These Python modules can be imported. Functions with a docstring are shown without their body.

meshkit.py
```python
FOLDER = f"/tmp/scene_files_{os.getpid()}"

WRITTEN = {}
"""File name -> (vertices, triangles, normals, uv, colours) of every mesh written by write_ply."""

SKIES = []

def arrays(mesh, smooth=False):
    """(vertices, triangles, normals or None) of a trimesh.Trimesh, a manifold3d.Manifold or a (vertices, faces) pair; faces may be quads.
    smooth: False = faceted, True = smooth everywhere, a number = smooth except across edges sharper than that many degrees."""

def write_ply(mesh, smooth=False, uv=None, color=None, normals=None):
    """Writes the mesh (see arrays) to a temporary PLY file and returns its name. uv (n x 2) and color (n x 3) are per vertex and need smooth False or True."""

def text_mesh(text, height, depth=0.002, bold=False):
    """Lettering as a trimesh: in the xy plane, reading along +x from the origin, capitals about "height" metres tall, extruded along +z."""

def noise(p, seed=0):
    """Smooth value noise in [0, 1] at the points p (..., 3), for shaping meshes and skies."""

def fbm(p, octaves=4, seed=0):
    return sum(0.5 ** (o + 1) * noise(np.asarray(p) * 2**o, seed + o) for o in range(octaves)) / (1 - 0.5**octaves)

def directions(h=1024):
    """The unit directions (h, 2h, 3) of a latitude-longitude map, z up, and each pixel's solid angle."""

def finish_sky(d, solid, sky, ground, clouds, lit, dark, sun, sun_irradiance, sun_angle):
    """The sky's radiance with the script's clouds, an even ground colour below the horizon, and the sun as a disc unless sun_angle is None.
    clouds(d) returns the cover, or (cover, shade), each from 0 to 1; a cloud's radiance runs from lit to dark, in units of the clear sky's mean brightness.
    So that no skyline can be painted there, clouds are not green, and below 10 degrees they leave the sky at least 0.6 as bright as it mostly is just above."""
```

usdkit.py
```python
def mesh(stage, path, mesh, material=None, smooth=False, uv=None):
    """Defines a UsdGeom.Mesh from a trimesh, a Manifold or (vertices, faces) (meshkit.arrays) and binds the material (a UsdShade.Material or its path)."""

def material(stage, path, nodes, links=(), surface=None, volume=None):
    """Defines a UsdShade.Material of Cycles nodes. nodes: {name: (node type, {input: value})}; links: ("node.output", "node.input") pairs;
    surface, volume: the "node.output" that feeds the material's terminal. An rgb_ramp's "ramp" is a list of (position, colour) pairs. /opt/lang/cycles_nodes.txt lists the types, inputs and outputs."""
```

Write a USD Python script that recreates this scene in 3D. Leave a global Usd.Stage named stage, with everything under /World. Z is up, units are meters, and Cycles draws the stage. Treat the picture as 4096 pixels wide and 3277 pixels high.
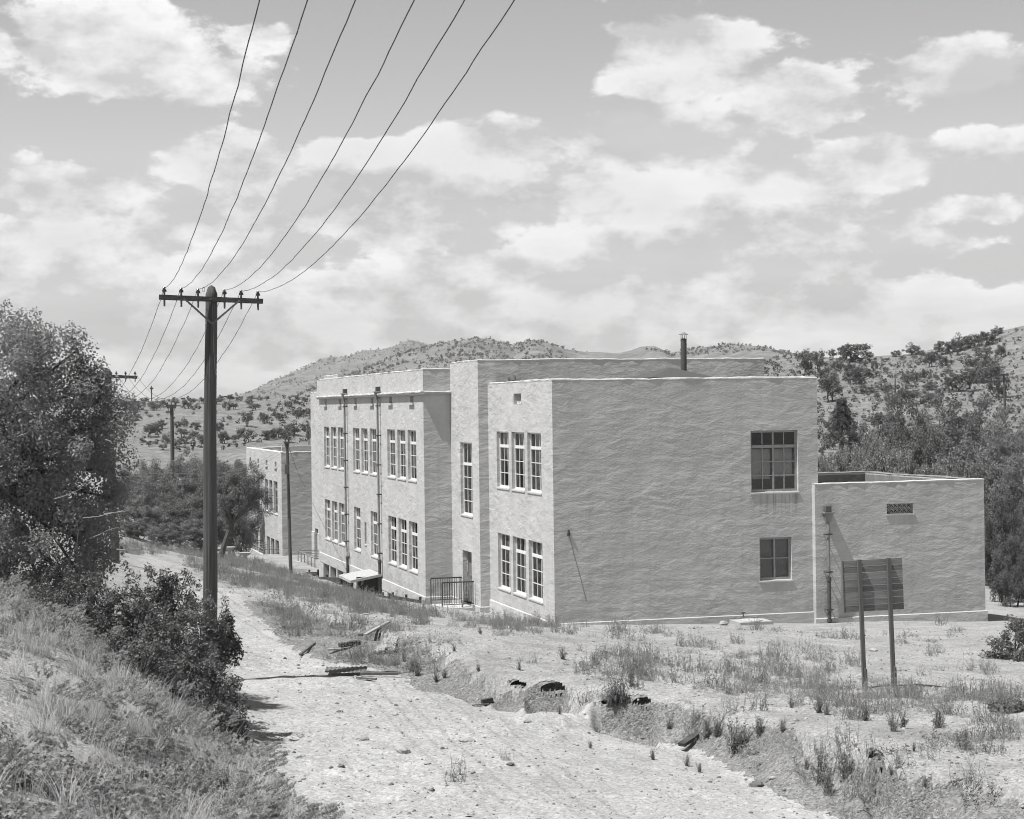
import math, numpy as np, trimesh, usdkit, meshkit
from pxr import Usd, UsdGeom, UsdLux, UsdShade, Sdf, Gf, Vt
from scipy.interpolate import LinearNDInterpolator
from scipy.ndimage import gaussian_filter, map_coordinates
from shapely.geometry import Polygon, Point, box as sbox
from shapely import contains_xy

stage = Usd.Stage.CreateInMemory()
UsdGeom.SetStageUpAxis(stage, UsdGeom.Tokens.z)
UsdGeom.SetStageMetersPerUnit(stage, 1.0)
UsdGeom.Xform.Define(stage, '/World')
UsdGeom.Scope.Define(stage, '/World/Looks')

# ------------------------------------------------------------------ camera, sky, sun, exposure
FPX, CX, CY, ROLL, HY = 7375.0, 2048.0, 1638.5, 0.01339623, 1626.1   # in photograph pixels (4096 wide)
PITCH = math.atan((CY - HY) / FPX)
EYE = np.array([0.0, 0.0, 8.0])
EXPOSURE = 0.57
TH = 0.27251492                                    # heading of the school
D1 = np.array([-math.sin(TH), math.cos(TH), 0.0])  # along the sunlit side, away from the viewer
D2 = np.array([math.cos(TH), math.sin(TH), 0.0])   # along the shaded end, to the right
C0 = np.array([1.3848, 63.6042, 0.0])              # near corner of the school
SUN_LOCAL = np.array([-0.43, -0.078, 0.90])       # towards the sun: (D2, D1, up)
SUN = SUN_LOCAL[0] * D2 + SUN_LOCAL[1] * D1 + np.array([0, 0, SUN_LOCAL[2]])
SUN /= np.linalg.norm(SUN)
SKY_STRENGTH, SUN_INTENSITY = 0.10, 1.25


def ray(x, y):
    a, b = x - CX, y - CY
    c, s = math.cos(ROLL), math.sin(ROLL)
    a2, b2 = a * c - b * s, a * s + b * c
    d = (a2 / FPX, 1.0, -b2 / FPX)
    cp, sp = math.cos(PITCH), math.sin(PITCH)
    return np.array([d[0], d[1] * cp + d[2] * sp, -d[1] * sp + d[2] * cp])


def at(x, y, Y):
    d = ray(x, y)
    return EYE + d * (Y / d[1])


def atz(x, y, z):
    d = ray(x, y)
    return EYE + d * ((z - 8.0) / d[2])


def L2W(u, v, z=0.0):
    return C0 + u * D2 + v * D1 + np.array([0, 0, z])


cam = UsdGeom.Camera.Define(stage, '/World/camera')
fw = ray(CX, CY); fw /= np.linalg.norm(fw)
rt = ray(CX + 10, CY) - ray(CX, CY); rt -= fw * (rt @ fw); rt /= np.linalg.norm(rt)
up = np.cross(rt, fw)
mat = np.eye(4); mat[0, :3], mat[1, :3], mat[2, :3], mat[3, :3] = rt, up, -fw, EYE
cam.AddTransformOp().Set(Gf.Matrix4d(mat.tolist()))
cam.CreateFocalLengthAttr(50.0)
cam.CreateHorizontalApertureAttr(50.0 * 4096 / FPX)
cam.CreateVerticalApertureAttr(50.0 * 3277 / FPX)
cam.CreateClippingRangeAttr(Gf.Vec2f(0.1, 20000))
cam.CreateExposureAttr(EXPOSURE)


def nrm(v):
    v = np.asarray(v, float)
    return v / np.linalg.norm(v)


def sky_material():
    """single scattering sky (as grey) with cumulus mixed in: placed puffs in view, a noise field of layers everywhere else"""
    N, Lk = {}, []
    cnt = [0]

    def nd(kind, ins=None, **links):
        k = f'n{cnt[0]}'; cnt[0] += 1
        N[k] = (kind, ins or {})
        for sock, src in links.items():
            Lk.append((src, f'{k}.{sock}'))
        return k

    def mth(op, a, b=None, c=None):
        ins, ln = dict(math_type=op), {}
        for i_, v in enumerate((a, b, c)):
            if v is None:
                continue
            if isinstance(v, str):
                ln[f'value{i_ + 1}'] = v
            else:
                ins[f'value{i_ + 1}'] = float(v)
        return nd('math', ins, **ln) + '.value'

    def rng(v, a, b, c, d, kind='linear'):
        return nd('map_range', dict(range_type=kind, from_min=a, from_max=b, to_min=c, to_max=d, clamp=True), value=v) + '.result'
    tc = nd('texture_coordinate') + '.generated'
    sky = nd('sky_texture', dict(sky_type='single_scattering', sun_disc=False, sun_elevation=math.asin(SUN[2]), sun_rotation=math.atan2(SUN[0], SUN[1]), altitude=1500.0, air_density=1.0, aerosol_density=0.6, ozone_density=1.0)) + '.color'
    blue = mth('multiply', nd('rgb_to_bw', color=sky) + '.val', SKY_GAIN)
    sep = nd('separate_xyz', vector=tc)
    # the horizon glow of the model is held back a little: the air was clear
    blue = mth('minimum', blue, SKY_CAP)

    def puff(loc=(0, 0, 0), sc=(1, 1, 1), scale=14.0, detail=9.0, rough=0.56, dist=0.0):
        return nd('noise_texture', dict(scale=scale, detail=detail, roughness=rough, lacunarity=2.15, distortion=dist), vector=nd('mapping', dict(location=loc, scale=sc), vector=tc) + '.vector') + '.fac'
    st = (1.0, 1.0, 1.8)
    n1 = puff(sc=st)
    n1u = puff((SUN[0] * .010, SUN[1] * .010, 0.034), st, detail=7.0)
    nb = puff((3.1, 1.7, .4), (1, 1, 1.9), scale=5.0, detail=4.0)
    # (x, y, half width, half height) in photograph pixels of the clouds in view, each in its direction
    blobs = [(470, 190, 620, 200), (900, 300, 330, 150), (1020, 160, 190, 110), (930, 640, 330, 120), (320, 770, 330, 115), (800, 880, 330, 110),
             (1300, 880, 320, 120), (1980, 570, 330, 100), (2620, 580, 380, 120), (2740, 190, 260, 125), (2700, 320, 230, 65),
             (3180, 400, 205, 105), (3880, 290, 300, 120), (3560, 650, 260, 100), (3960, 590, 230, 100),
             (1830, 790, 330, 105), (2450, 780, 400, 100), (3050, 740, 350, 100), (200, 950, 420, 110), (3650, 980, 480, 90), (3950, 840, 300, 90), (3150, 1060, 560, 80), (2250, 1040, 480, 80), (1250, 1130, 560, 75), (300, 1180, 420, 70)]
    prev = None
    for (x, y, rx, ry) in blobs:
        c = nrm(ray(x, y)); sx, sz = FPX / rx, FPX / ry
        v = nd('mapping', dict(location=(-c[0] * sx, -c[1], -c[2] * sz), scale=(sx, 1.0, sz)), vector=tc) + '.vector'
        l = nd('vector_math', dict(math_type='length'), vector1=v) + '.value'
        prev = l if prev is None else mth('smoothmin', prev, l, 0.25)
    bl = rng(prev, 0.3, 1.7, 0.55, -0.5)
    zb = mth('add', sep + '.z', 0.13)
    cm = nd('combine_xyz', dict(z=3.7), x=mth('divide', sep + '.x', zb), y=mth('divide', sep + '.y', zb)) + '.vector'
    n3 = nd('noise_texture', dict(scale=1.15, detail=7.0, roughness=0.58), vector=cm) + '.fac'
    lay = rng(sep + ".z", 0.05, 0.16, 0.50, -0.40)
    gen = mth('add', mth('multiply_add', n3, 1.9, -0.95), lay)
    field = mth('smoothmax', bl, gen, 0.2)
    den = mth('add', field, mth('add', mth("multiply_add", n1, 2.4, -1.2), mth('multiply_add', nb, 0.7, -0.35)))
    cov = rng(den, -0.02, 0.18, 0.0, 1.0, 'smoothstep')
    # relief: bright where the cloud thins out towards the sun, greyer flat bases
    df = mth('subtract', n1, n1u)
    rel_ = rng(df, -0.08, 0.09, 0.0, 1.0)
    edge = rng(den, 0.05, 1.1, 1.0, 0.6)
    sh = mth('multiply_add', mth('multiply', rel_, edge), CLOUD[1] - CLOUD[0], CLOUD[0])
    sh = mth('multiply', sh, rng(n3, 0.35, 0.65, 1.06, 0.92))
    res = nd('mix_float', dict(use_clamp=True), fac=cov, a=blue, b=sh) + '.result'
    col = nd('combine_color', r=res, g=res, b=res) + '.color'
    N['bg'] = ('background_shader', dict(strength=SKY_STRENGTH)); Lk.append((col, 'bg.color'))
    return usdkit.material(stage, '/World/Looks/sky', N, Lk, surface='bg.background')


SKY_GAIN, SKY_CAP = 1.03, 4.25
WIRE_SAG = 1.35
CLOUD = (4.25, 6.45)
dome = UsdLux.DomeLight.Define(stage, '/World/sky')
UsdShade.MaterialBindingAPI.Apply(dome.GetPrim()).Bind(sky_material())
sun = UsdLux.DistantLight.Define(stage, '/World/sun')
sun.CreateIntensityAttr(SUN_INTENSITY); sun.CreateAngleAttr(0.53); sun.CreateNormalizeAttr(True)
sun.CreateColorAttr(Gf.Vec3f(1.0, 0.99, 0.98))
zx = SUN; xx = nrm(np.cross([0, 1, 0], zx)); yx = np.cross(zx, xx)
ms = np.eye(4); ms[0, :3], ms[1, :3], ms[2, :3] = xx, yx, zx
sun.AddTransformOp().Set(Gf.Matrix4d(ms.tolist()))

# ------------------------------------------------------------------ helpers
COUNT = {}


def numbered(path):
    n = COUNT.get(path, 0); COUNT[path] = n + 1
    return path if n == 0 else f'{path}_{n:03d}'


def tag(prim, label=None, cat=None, group=None, kind=None):
    for k, v in (('label', label), ('category', cat), ('group', group), ('kind', kind)):
        if v:
            prim.SetCustomDataByKey(k, v)
    return prim


def place(loc=(0, 0, 0), rz=0.0, s=1.0, tilt=(0.0, 0.0)):
    m = np.eye(4)
    c, sn = math.cos(rz), math.sin(rz)
    R = np.array([[c, sn, 0], [-sn, c, 0], [0, 0, 1.0]])       # row vectors
    if tilt[0] or tilt[1]:
        a, b = tilt
        Rx = np.array([[1, 0, 0], [0, math.cos(a), math.sin(a)], [0, -math.sin(a), math.cos(a)]])
        Ry = np.array([[math.cos(b), 0, -math.sin(b)], [0, 1, 0], [math.sin(b), 0, math.cos(b)]])
        R = Rx @ Ry @ R
    s3 = np.broadcast_to(np.asarray(s, float), 3)
    m[:3, :3] = s3[:, None] * R
    m[3, :3] = loc
    return Gf.Matrix4d(m.tolist())


def thing(name, label, cat, group=None, loc=(0, 0, 0), rz=0.0, s=1.0, kind=None, tilt=(0, 0)):
    x = UsdGeom.Xform.Define(stage, numbered('/World/' + name))
    x.AddTransformOp().Set(place(loc, rz, s, tilt))
    return tag(x.GetPrim(), label, cat, group, kind)


def copy_of(src, label=None, loc=(0, 0, 0), rz=0.0, s=1.0, group=None, name=None, tilt=(0, 0)):
    base = name or src.GetName().rstrip('0123456789').rstrip('_')
    x = UsdGeom.Xform.Define(stage, numbered('/World/' + base))
    was = src.GetCustomData()
    x.AddTransformOp().Set(place(loc, rz, s, tilt))
    p = x.GetPrim()
    p.GetReferences().AddInternalReference(src.GetPath())
    p.SetInstanceable(True)
    return tag(p, label or was['label'], was['category'], group or was.get('group'))


def part(parent, name, mesh, m, smooth=False, label=None):
    path = numbered(f'{parent.GetPath()}/{name}')
    p = usdkit.mesh(stage, path, mesh, m, smooth=smooth).GetPrim()
    if label:
        p.SetCustomDataByKey('label', label)
    return p


def solo(name, mesh, m, label, cat=None, group=None, kind=None, smooth=False):
    p = usdkit.mesh(stage, numbered('/World/' + name), mesh, m, smooth=smooth).GetPrim()
    return tag(p, label, cat, group, kind)


def tm(v, f):
    return trimesh.Trimesh(np.asarray(v, float), np.asarray(f, int), process=False)


def bx(x0, x1, y0, y1, z0, z1):
    v = np.array([[x, y, z] for x in (x0, x1) for y in (y0, y1) for z in (z0, z1)], float)
    f = [[0, 1, 3], [0, 3, 2], [4, 6, 7], [4, 7, 5], [0, 4, 5], [0, 5, 1], [2, 3, 7], [2, 7, 6], [0, 2, 6], [0, 6, 4], [1, 5, 7], [1, 7, 3]]
    return tm(v, f)


def cat(ms):
    vs, fs, n = [], [], 0
    for m in ms:
        vs.append(np.asarray(m.vertices)); fs.append(np.asarray(m.faces) + n); n += len(vs[-1])
    return tm(np.vstack(vs), np.vstack(fs))


def tube(pts, rad, sides=6, caps=True):
    pts = np.asarray(pts, float); n = len(pts)
    rad = np.broadcast_to(np.asarray(rad, float), (n,))
    t = np.gradient(pts, axis=0); t /= np.maximum(np.linalg.norm(t, axis=1, keepdims=True), 1e-9)
    ref = np.array([0, 0, 1.0]) if abs(t[:, 2]).mean() < 0.8 else np.array([1.0, 0.02, 0])
    a = np.cross(t, ref); a /= np.maximum(np.linalg.norm(a, axis=1, keepdims=True), 1e-9)
    b = np.cross(t, a)
    an = np.arange(sides) / sides * 2 * np.pi
    v = (pts[:, None] + rad[:, None, None] * (a[:, None] * np.cos(an)[None, :, None] + b[:, None] * np.sin(an)[None, :, None])).reshape(-1, 3)
    i = np.arange(n - 1)[:, None] * sides; j = np.arange(sides)[None]; k = (np.arange(sides)[None] + 1) % sides
    q = np.stack([i + j, i + sides + j, i + sides + k, i + k], -1).reshape(-1, 4)
    f = np.vstack([q[:, [0, 2, 1]], q[:, [0, 3, 2]]])
    if caps:
        v = np.vstack([v, pts[:1], pts[-1:]]); c0, c1 = len(v) - 2, len(v) - 1
        jj, kk = np.arange(sides), (np.arange(sides) + 1) % sides
        f = np.vstack([f, np.stack([np.full(sides, c0), kk, jj], 1), np.stack([np.full(sides, c1), (n - 1) * sides + jj, (n - 1) * sides + kk], 1)])
    return tm(v, f)


def bar(p, q, w, h=None):
    """a rectangular bar from p to q"""
    p, q = np.asarray(p, float), np.asarray(q, float); h = h or w
    t = nrm(q - p); ref = np.array([0, 0, 1.0]) if abs(t[2]) < 0.9 else np.array([1.0, 0, 0])
    a = nrm(np.cross(t, ref)) * w / 2; b = nrm(np.cross(t, a)) * h / 2
    v = np.array([p - a - b, p + a - b, p + a + b, p - a + b, q - a - b, q + a - b, q + a + b, q - a + b])
    f = [[0, 1, 2], [0, 2, 3], [4, 6, 5], [4, 7, 6], [0, 5, 1], [0, 4, 5], [1, 6, 2], [1, 5, 6], [2, 7, 3], [2, 6, 7], [3, 4, 0], [3, 7, 4]]
    m = tm(v, f)
    if m.volume < 0:
        m.invert()
    return m


def lathe(profile, sides=16):
    pr = np.asarray(profile, float); n = len(pr)
    an = np.arange(sides) / sides * 2 * np.pi
    v = np.stack([pr[:, None, 0] * np.cos(an), pr[:, None, 0] * np.sin(an), np.repeat(pr[:, None, 1], sides, 1)], -1).reshape(-1, 3)
    i = np.arange(n - 1)[:, None] * sides; j = np.arange(sides)[None]; k = (j + 1) % sides
    q = np.stack([i + j, i + k, i + sides + k, i + sides + j], -1).reshape(-1, 4)
    return tm(v, np.vstack([q[:, [0, 1, 2]], q[:, [0, 2, 3]]]))


# ------------------------------------------------------------------ materials (all grey: a black-and-white photograph)
def g3(x):
    return (x, x, x)


def noisy(name, lo, hi, scale=6.0, detail=5.0, rough=0.85, bump=0.0, bscale=None, bdist=0.02, stretch=(1, 1, 1), spec=0.3, local=False, metallic=0.0, extra=None, bstretch=None, brough=0.6):
    N = {'geo': ('geometry', {}), 'tc': ('texture_coordinate', {}),
         'mp': ('mapping', dict(scale=stretch)),
         'n': ('noise_texture', dict(scale=scale, detail=detail, roughness=0.6)),
         'r': ('rgb_ramp', {'ramp': [(0.28, g3(lo)), (0.72, g3(hi))]}),
         'p': ('principled_bsdf', dict(roughness=rough, specular_ior_level=spec, metallic=metallic))}
    src = 'tc.object' if local else 'geo.position'
    Lk = [(src, 'mp.vector'), ('mp.vector', 'n.vector'), ('n.fac', 'r.fac'), ('r.color', 'p.base_color')]
    if bump:
        N['mb'] = ('mapping', dict(scale=bstretch or stretch))
        N['bn'] = ('noise_texture', dict(scale=bscale or scale * 3, detail=4.0, roughness=brough))
        N['b'] = ('bump', dict(strength=bump, distance=bdist))
        Lk += [(src, 'mb.vector'), ('mb.vector', 'bn.vector'), ('bn.fac', 'b.height'), ('b.normal', 'p.normal')]
    return usdkit.material(stage, '/World/Looks/' + name, N, Lk, surface='p.BSDF')


def stucco_material(name, lo, hi, bump, stain=True, bs=1.65, bdist=0.0125):
    """trowelled stucco in horizontal ripples; local (u, v, z) coordinates of the school"""
    N = {'geo': ('geometry', {}),
         'loc': ('mapping', dict(mapping_type='texture', location=tuple(C0), rotation=(0, 0, TH))),
         'n': ('noise_texture', dict(scale=0.7, detail=8.0, roughness=0.68)),
         'r': ('rgb_ramp', {'ramp': [(0.3, g3(lo * 0.94)), (0.7, g3(hi * 1.03))]}),
         'p': ('principled_bsdf', dict(roughness=0.92, specular_ior_level=0.15)),
         'mw': ('mapping', dict(scale=(0.8, 0.8, 1.75))),
         'w': ('noise_texture', dict(scale=bs, detail=5.0, roughness=0.55, distortion=0.3)),
         'pn': ('noise_texture', dict(scale=0.55, detail=3.0)),
         'pr': ('map_range', dict(from_min=0.35, from_max=0.65, to_min=0.45, to_max=1.15)),
         'pw': ('math', dict(math_type='multiply')),
         'f': ('noise_texture', dict(scale=15.0, detail=4.0, roughness=0.65)),
         'mf': ('mapping', dict(scale=(0.7, 0.7, 1.1))),
         'ad': ('math', dict(math_type='multiply_add', value2=0.16)),
         'b': ('bump', dict(strength=bump, distance=bdist * 10))}
    Lk = [('geo.position', 'loc.vector'), ('loc.vector', 'n.vector'), ('n.fac', 'r.fac'),
          ('loc.vector', 'mw.vector'), ('mw.vector', 'w.vector'), ('loc.vector', 'mf.vector'), ('mf.vector', 'f.vector'),
          ('loc.vector', 'pn.vector'), ('pn.fac', 'pr.value'), ('w.fac', 'pw.value1'), ('pr.result', 'pw.value2'), ('f.fac', 'ad.value1'), ('pw.value', 'ad.value3'), ('ad.value', 'b.height'), ('b.normal', 'p.normal')]
    top = 'r.color'
    if stain:
        # vertical rain streaks, and the stains below the end window's sill
        N['ms'] = ('mapping', dict(scale=(5.0, 5.0, 0.22)))
        N['sn'] = ('noise_texture', dict(scale=1.3, detail=5.0, roughness=0.65))
        N['sr'] = ('map_range', dict(from_min=0.50, from_max=0.78, to_min=0.0, to_max=0.2, clamp=True))
        N['sep'] = ('separate_xyz', {})
        N['du'] = ('map_range', dict(range_type='smoothstep', from_min=7.2, from_max=7.7, to_min=0.0, to_max=1.0))
        N['du2'] = ('map_range', dict(range_type='smoothstep', from_min=9.0, from_max=9.35, to_min=1.0, to_max=0.0))
        N['dz'] = ('map_range', dict(range_type='smoothstep', from_min=3.6, from_max=4.8, to_min=0.0, to_max=1.0))
        N['dz2'] = ('map_range', dict(from_min=4.84, from_max=4.86, to_min=1.0, to_max=0.0, clamp=True))
        N['dv'] = ('map_range', dict(from_min=0.05, from_max=0.06, to_min=1.0, to_max=0.0, clamp=True))
        for i in range(4):
            N[f'q{i}'] = ('math', dict(math_type='multiply'))
        N['sr2'] = ('map_range', dict(from_min=0.46, from_max=0.62, to_min=0.0, to_max=0.85, clamp=True))
        N['mxx'] = ('math', dict(math_type='maximum'))
        N['mix'] = ('mix_color', dict(blend_type='mix', b=g3(lo * 0.42)))
        Lk += [('loc.vector', 'ms.vector'), ('ms.vector', 'sn.vector'), ('sn.fac', 'sr.value'), ('sn.fac', 'sr2.value'), ('loc.vector', 'sep.vector'),
               ('sep.x', 'du.value'), ('sep.x', 'du2.value'), ('sep.z', 'dz.value'), ('sep.z', 'dz2.value'), ('sep.y', 'dv.value'),
               ('du.result', 'q0.value1'), ('du2.result', 'q0.value2'), ('dz.result', 'q1.value1'), ('dz2.result', 'q1.value2'),
               ('q0.value', 'q2.value1'), ('q1.value', 'q2.value2'), ('q2.value', 'q3.value1'), ('sr2.result', 'q3.value2'),
               ('sr.result', 'mxx.value1'), ('q3.value', 'mxx.value2'), ('mxx.value', 'mix.fac'), ('r.color', 'mix.a')]
        # dirt splashed up from the ground and a few patched repairs
        N['gz'] = ('map_range', dict(range_type='smoothstep', from_min=0.3, from_max=1.6, to_min=0.55, to_max=0.0))
        N['gn'] = ('noise_texture', dict(scale=1.7, detail=6.0, roughness=0.7))
        N['gr'] = ('map_range', dict(from_min=0.4, from_max=0.7, to_min=0.0, to_max=1.0, clamp=True))
        N['gm'] = ('math', dict(math_type='multiply'))
        N['gx'] = ('mix_color', dict(blend_type='mix', b=g3(lo * 0.62)))
        Lk += [('sep.z', 'gz.value'), ('loc.vector', 'gn.vector'), ('gn.fac', 'gr.value'), ('gz.result', 'gm.value1'), ('gr.result', 'gm.value2'), ('gm.value', 'gx.fac'), ('mix.result', 'gx.a')]
        top = 'gx.result'
    Lk.append((top, 'p.base_color'))
    return usdkit.material(stage, '/World/Looks/' + name, N, Lk, surface='p.BSDF')


def leaf_material(name, lo, hi, trans=0.25, rough=0.45, spec=0.5):
    N = {'g': ('geometry', {}), 'o': ('object_info', {}),
         'r': ('rgb_ramp', {'ramp': [(0.0, g3(lo)), (0.85, g3((lo + hi) / 2)), (1.0, g3(hi))]}),
         'p': ('principled_bsdf', dict(roughness=rough, specular_ior_level=spec)),
         't': ('translucent_bsdf', {}), 'm': ('mix_closure', dict(fac=trans)),
         'or': ('map_range', dict(to_min=0.78, to_max=1.22)), 'mu': ('mix_color', dict(blend_type='multiply', fac=1.0)), 'cc': ('combine_color', {})}
    Lk = [('g.random_per_island', 'r.fac'), ('o.random', 'or.value'), ('or.result', 'cc.r'), ('or.result', 'cc.g'), ('or.result', 'cc.b'),
          ('r.color', 'mu.a'), ('cc.color', 'mu.b'), ('mu.result', 'p.base_color'), ('mu.result', 't.color'),
          ('p.BSDF', 'm.closure1'), ('t.BSDF', 'm.closure2')]
    return usdkit.material(stage, '/World/Looks/' + name, N, Lk, surface='m.closure')


def ground_material(name, lo, hi, pebble=0.5, veg=0.0, bump=0.6, big=1.0):
    N = {'g': ('geometry', {}),
         'n1': ('noise_texture', dict(scale=0.45 * big, detail=9.0, roughness=0.68)),
         'n2': ('noise_texture', dict(scale=14.0, detail=6.0, roughness=0.7)),
         'v': ('voronoi_texture', dict(scale=16.0, randomness=1.0)),
         'v2': ('voronoi_texture', dict(scale=34.0, randomness=1.0)),
         'r1': ('rgb_ramp', {'ramp': [(0.3, g3(lo)), (0.7, g3(hi))]}),
         'r2': ('map_range', dict(from_min=0.3, from_max=0.7, to_min=0.72, to_max=1.22)),
         'pc': ('map_range', dict(from_min=0.0, from_max=1.0, to_min=1.0 - pebble * 0.5, to_max=1.0 + pebble * 0.3)),
         'vsep': ('separate_color', {}),
         'm1': ('math', dict(math_type='multiply')),
         'c1': ('combine_color', {}),
         'mu': ('mix_color', dict(blend_type='multiply', fac=1.0, use_clamp=False)),
         'hb': ('math', dict(math_type='multiply_add', value2=-0.2)),
         'hb2': ('math', dict(math_type='multiply_add', value2=-0.25)),
         'b': ('bump', dict(strength=bump, distance=0.05)),
         'p': ('principled_bsdf', dict(roughness=0.95, specular_ior_level=0.1))}
    Lk = [('g.position', f'{k}.vector') for k in ('n1', 'n2', 'v', 'v2')]
    Lk += [('n1.fac', 'r1.fac'), ('n2.fac', 'r2.value'), ('v2.color', 'vsep.color'), ('vsep.r', 'pc.value'),
           ('r2.result', 'm1.value1'), ('pc.result', 'm1.value2'), ('m1.value', 'c1.r'), ('m1.value', 'c1.g'), ('m1.value', 'c1.b'),
           ('r1.color', 'mu.a'), ('c1.color', 'mu.b'), ('v.distance', 'hb.value1'), ('n2.fac', 'hb.value3'),
           ('v2.distance', 'hb2.value1'), ('hb.value', 'hb2.value3'), ('hb2.value', 'b.height'), ('b.normal', 'p.normal')]
    top = 'mu.result'
    if veg:
        N['nv'] = ('noise_texture', dict(scale=0.8 * big, detail=8.0, roughness=0.74)); Lk.append(('g.position', 'nv.vector'))
        N['rv'] = ('map_range', dict(range_type='smoothstep', from_min=0.47, from_max=0.62, to_min=0.0, to_max=veg)); Lk.append(('nv.fac', 'rv.value'))
        N['mv'] = ('mix_color', dict(b=g3(lo * 0.45))); Lk += [('rv.result', 'mv.fac'), ('mu.result', 'mv.a')]
        top = 'mv.result'
    Lk.append((top, 'p.base_color'))
    return usdkit.material(stage, '/World/Looks/' + name, N, Lk, surface='p.BSDF')


def glass_material(name, tint=0.75):
    return usdkit.material(stage, '/World/Looks/' + name, {
        'f': ('fresnel', dict(IOR=1.5)), 't': ('transparent_bsdf', dict(color=g3(tint))), 'g': ('glossy_bsdf', dict(color=g3(0.9), roughness=0.03)),
        'm': ('mix_closure', {})}, [('f.fac', 'm.fac'), ('t.BSDF', 'm.closure1'), ('g.BSDF', 'm.closure2')], surface='m.closure')


M = {}
M['stucco'] = stucco_material('stucco', 0.40, 0.455, 0.55)
M['stucco_far'] = stucco_material('stucco_far', 0.40, 0.455, 0.55, stain=False)
M['cap'] = noisy('wall_cap', 0.38, 0.56, scale=5.0, bump=0.5, bscale=14.0, bdist=0.03)
M['sill'] = noisy('white_sill', 0.36, 0.44, scale=8.0, bump=0.2, bscale=40.0)
M['sash'] = noisy('white_sash', 0.58, 0.66, scale=12.0, rough=0.6)
M['sash_grey'] = noisy('grey_sash', 0.24, 0.32, scale=12.0, rough=0.6)
M['glass'] = glass_material('window_glass', 0.9)
M['blind'] = noisy('blind', 0.40, 0.52, scale=3.0, stretch=(8, 8, 0.3), rough=0.9)
M['blind_dark'] = noisy('blind_dark', 0.17, 0.22, scale=3.0, stretch=(8, 8, 0.3), rough=0.9)
M['inside'] = noisy('room_inside', 0.14, 0.2, scale=2.0)
M['roof'] = noisy('roof_felt', 0.16, 0.25, scale=2.0, bump=0.4, bscale=30.0)
M['felt_dark'] = noisy('dark_felt', 0.05, 0.12, scale=2.5, bump=0.3, bscale=12.0)
M['iron'] = noisy('rusty_iron', 0.045, 0.085, scale=20.0, rough=0.65, spec=0.4)
M['zinc'] = noisy('weathered_zinc', 0.12, 0.24, scale=9.0, rough=0.55, stretch=(1, 1, 0.4), spec=0.5)
M['hole'] = noisy('dark_recess', 0.02, 0.035, scale=6.0)
M['concrete'] = noisy('concrete', 0.34, 0.46, scale=5.0, bump=0.4, bscale=45.0, bdist=0.012)
M['concrete_white'] = noisy('pale_concrete', 0.30, 0.38, scale=7.0, bump=0.25, bscale=50.0, bdist=0.01)
M['door'] = noisy('door_paint', 0.13, 0.2, scale=5.0, stretch=(3, 3, 0.5), rough=0.6)
M['pole'] = noisy('creosoted_wood', 0.045, 0.11, scale=7.0, stretch=(3.0, 3.0, 0.10), rough=0.85, bump=0.6, bscale=9.0, bdist=0.03, local=True, bstretch=(3.2, 3.2, 0.10))
M['arm'] = noisy('arm_wood', 0.035, 0.075, scale=8.0, stretch=(0.3, 3.0, 3.0), rough=0.85, bump=0.4, bscale=12.0, local=True)
M['insulator'] = noisy('dark_glass', 0.018, 0.03, scale=5.0, rough=0.15, spec=0.6)
M['galvanised'] = noisy('galvanised', 0.07, 0.13, scale=20.0, rough=0.5, spec=0.5)
M['wire'] = noisy('wire', 0.05, 0.08, scale=30.0, rough=0.6)
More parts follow.
